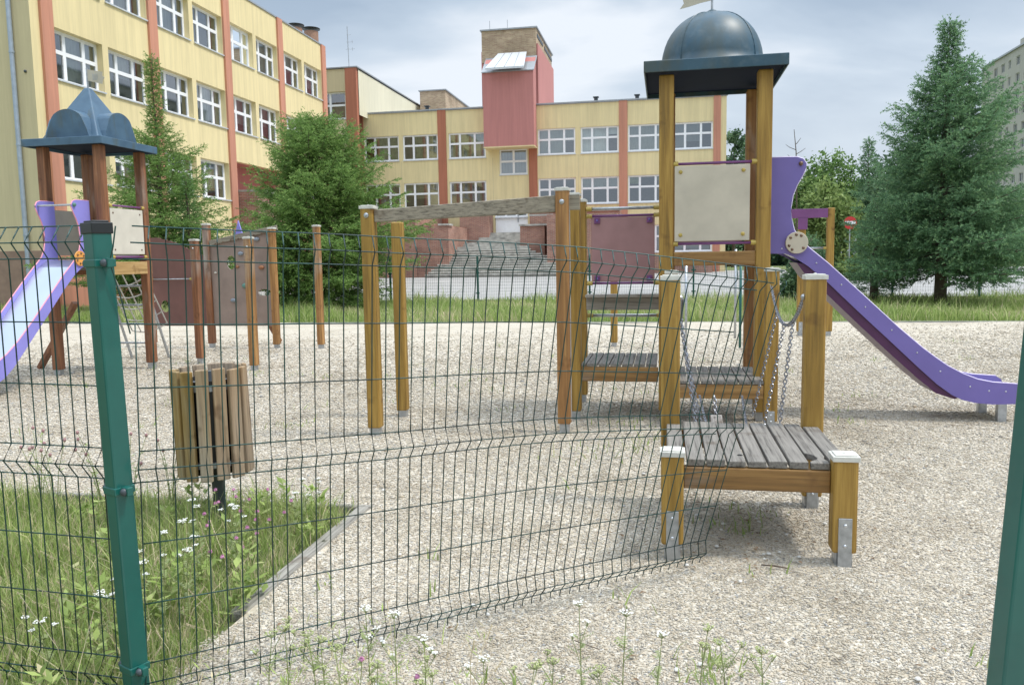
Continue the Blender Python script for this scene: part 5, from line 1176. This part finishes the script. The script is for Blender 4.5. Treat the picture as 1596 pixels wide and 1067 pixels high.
broadleaf('leafy_tree', 'far grey-green tree showing between the posts of the domed tower', 7.3, 92, [(0, 0, 11.5, 1.8, 1.9), (.4, 0, 8, 2.2), (0, 0, 4.5, 2.4)], 12000, .22, LEAFD, .3, seed=4, zb=.3)
broadleaf('leafy_tree', 'far low tree at the right corner of the school', 4.7+1.6, 80, [(0, 0, 7.2, 1.3), (-.4, 0, 5, 1.6)], 5000, .2, LEAFD, .2, seed=5, zb=.3)
broadleaf('leafy_tree', 'tall dark tree behind the red and white sign', 16.6, 62, [(0, 0, 6.2, 2.4), (-1.4, 0, 5.0, 2.0), (1.5, 0, 5.6, 2.2), (0, 0, 3.2, 3.0)], 18000, .18, LEAFD, .25, seed=6, zb=.3)
broadleaf('leafy_tree', 'broad dark tree filling the gap left of the large blue-green fir', 14.3, 52, [(0, 0, 4.4, 2.0), (-1.7, 0, 3.4, 1.7), (1.6, 0, 4.4, 1.9), (0, 0, 2.4, 2.2)], 15000, .16, LEAFD, .2, seed=7, zb=.3)
broadleaf('leafy_tree', 'light green willow-like tree in the gap between the slide and the far magenta crossbar', 8.2, 45, [(0, 0, 3.9, 1.3), (-.9, 0, 2.8, 1.2), (.8, 0, 3.0, 1.2), (0, 0, 1.8, 1.4)], 9000, .13, LEAFL, .12, seed=8, zb=.2)
broadleaf('shrub', 'dark green shrub on the grass under the slide, behind the white-capped post', 3.9, 24.6, [(0, 0, .75, .55), (.25, 0, 1.15, .45), (-.2, 0, .45, .4)], 5000, .07, LEAFD, .04, seed=9, cat='shrub')
broadleaf('shrub', 'rounded green shrub at the far side of the paved yard near the parked things', 10.2, 44, [(0, 0, 1.3, .9), (.8, 0, 1.0, .7)], 5000, .11, LEAF, .05, seed=10, cat='shrub', zb=.2)
broadleaf('shrub', 'yellowish bush at the edge of the paved yard below the red and white sign', 8.6, 40, [(0, 0, .75, .75, .7), (.9, 0, .6, .55)], 4000, .09, LEAFL, .04, seed=12, cat='shrub', zb=.2)
# belt of woodland beyond the yard on the right and far left, read as one mass
def belt():
    rg = np.random.default_rng(5); Vs = []; ti = []
    for i in range(64):
        if i < 56: u = 18+i*1.9+rg.uniform(-1, 1); v = 78+rg.uniform(-5, 8)
        else: u = 5.5+(i-56)*1.6; v = 86+rg.uniform(-3, 5)
        h = rg.uniform(4.0, 6.6) if i < 56 else rg.uniform(3, 5); n_ = 1500; d = rg.normal(0, 1, (n_, 3)); d /= np.linalg.norm(d, axis=1)[:, None]; k = np.round(d*2.2)
        p = np.array([u, v, h*.5+.2])+d*np.array([2.0, 2.0, h*.5])*(1+.12*np.sin(k.sum(1)*2+i))[:, None]+rg.normal(0, .2, (n_, 3)); a = rg.normal(0, 1, (n_, 3)); a /= np.linalg.norm(a, axis=1)[:, None]; b = np.cross(a, rg.normal(0, 1, (n_, 3))); b /= np.linalg.norm(b, axis=1)[:, None]
        ls = .24*rg.uniform(.6, 1.3, n_)[:, None]; Vs.append(np.stack([p-a*ls, p+b*ls*.6, p+a*ls, p-b*ls*.6], 1).reshape(-1, 3)); ti.append(np.clip(rg.normal(.45, .2, n_), 0, 1).repeat(4))
    V = np.vstack(Vs); npmesh('distant_wood', V, np.arange(len(V)).reshape(-1, 4), LEAFD, np.concatenate(ti), kind='stuff', label='far belt of trees beyond the yard', cat='trees')
belt()
def sapling():
    x, v = 4.42, 30; t = T('bare_sapling', 'thin bare sapling tip showing above the violet slide', 'sapling', x, v, 0); s = MB()
    s.tube([(x+.1, v, 0), (x+.08, v, 3.4), (x+.03, v, 5.0), (x-.05, v, 5.75)], [.035, .025, .018, .010], 6)
    for z, l, a in ((4.9, .34, 1), (5.05, .32, -1), (5.25, .18, 1), (4.7, .25, -1), (4.55, .3, 1)): s.tube([(x+.03, v, z), (x+l*a*.6, v, z+.10), (x+l*a, v, z+.20)], [.013, .010, .006], 5)
    s.build('stem', BARK, t)
sapling()
def sign():
    u, v = 9.0, 43.0; t = T('road_sign', 'small round red sign with a white bar on a pole, left of the large fir', 'sign', u, v, .2); p = MB(); p.tube([(u, v, .1), (u, v, 3.2)], .03, 8); p.build('pole', GALV, t)
    d = MB(); d.tube([(u, v-.05, 2.95), (u, v-.03, 2.95)], .31, 28); k = d.build('plate', plain('sign_red', (.55, .035, .035), .4), t); d = MB(); d.box(u-.25, u+.25, v-.058, v-.051, 2.87, 3.03); d.build('bar', FRAME, k)
sign()
def bus():
    t = T('parked_van', 'pale van with a blue and yellow band, half hidden behind the large fir', 'van', 10.9, 50, .34); z = .34
    b = MB(); b.prism([(9.3, z+.35), (12.9, z+.35), (12.9, z+1.1), (12.55, z+1.25), (12.1, z+1.95), (9.3, z+1.98)], 1, 49.5, 51.3); b.build('body', plain('pale_van_paint', (.5, .52, .52), .3, coat=.4), t, bevel=.06)
    w_ = MB()
    for a in (9.5, 10.4, 11.3): w_.box(a, a+.75, 49.48, 49.496, z+1.25, z+1.8)
    w_.build('side_window', plain('van_glass', (.03, .04, .05), .08), t)
    s = MB(); s.box(9.35, 12.7, 49.478, 49.495, z+.72, z+1.0); s.build('blue_band', plain('band_blue', (.02, .09, .35), .4), t)
    s = MB()
    for i in range(6): s.box(9.45+i*.52, 9.62+i*.52, 49.465, 49.477, z+.55, z+1.0)
    s.build('yellow_marks', plain('band_yellow', (.65, .5, .04), .4), t)
    for a in (10.0, 12.1): w_ = MB(); w_.tube([(a, 49.46, z+.3), (a, 49.7, z+.3)], .31, 20); w_.build('wheel', BLACKP, t)
bus()
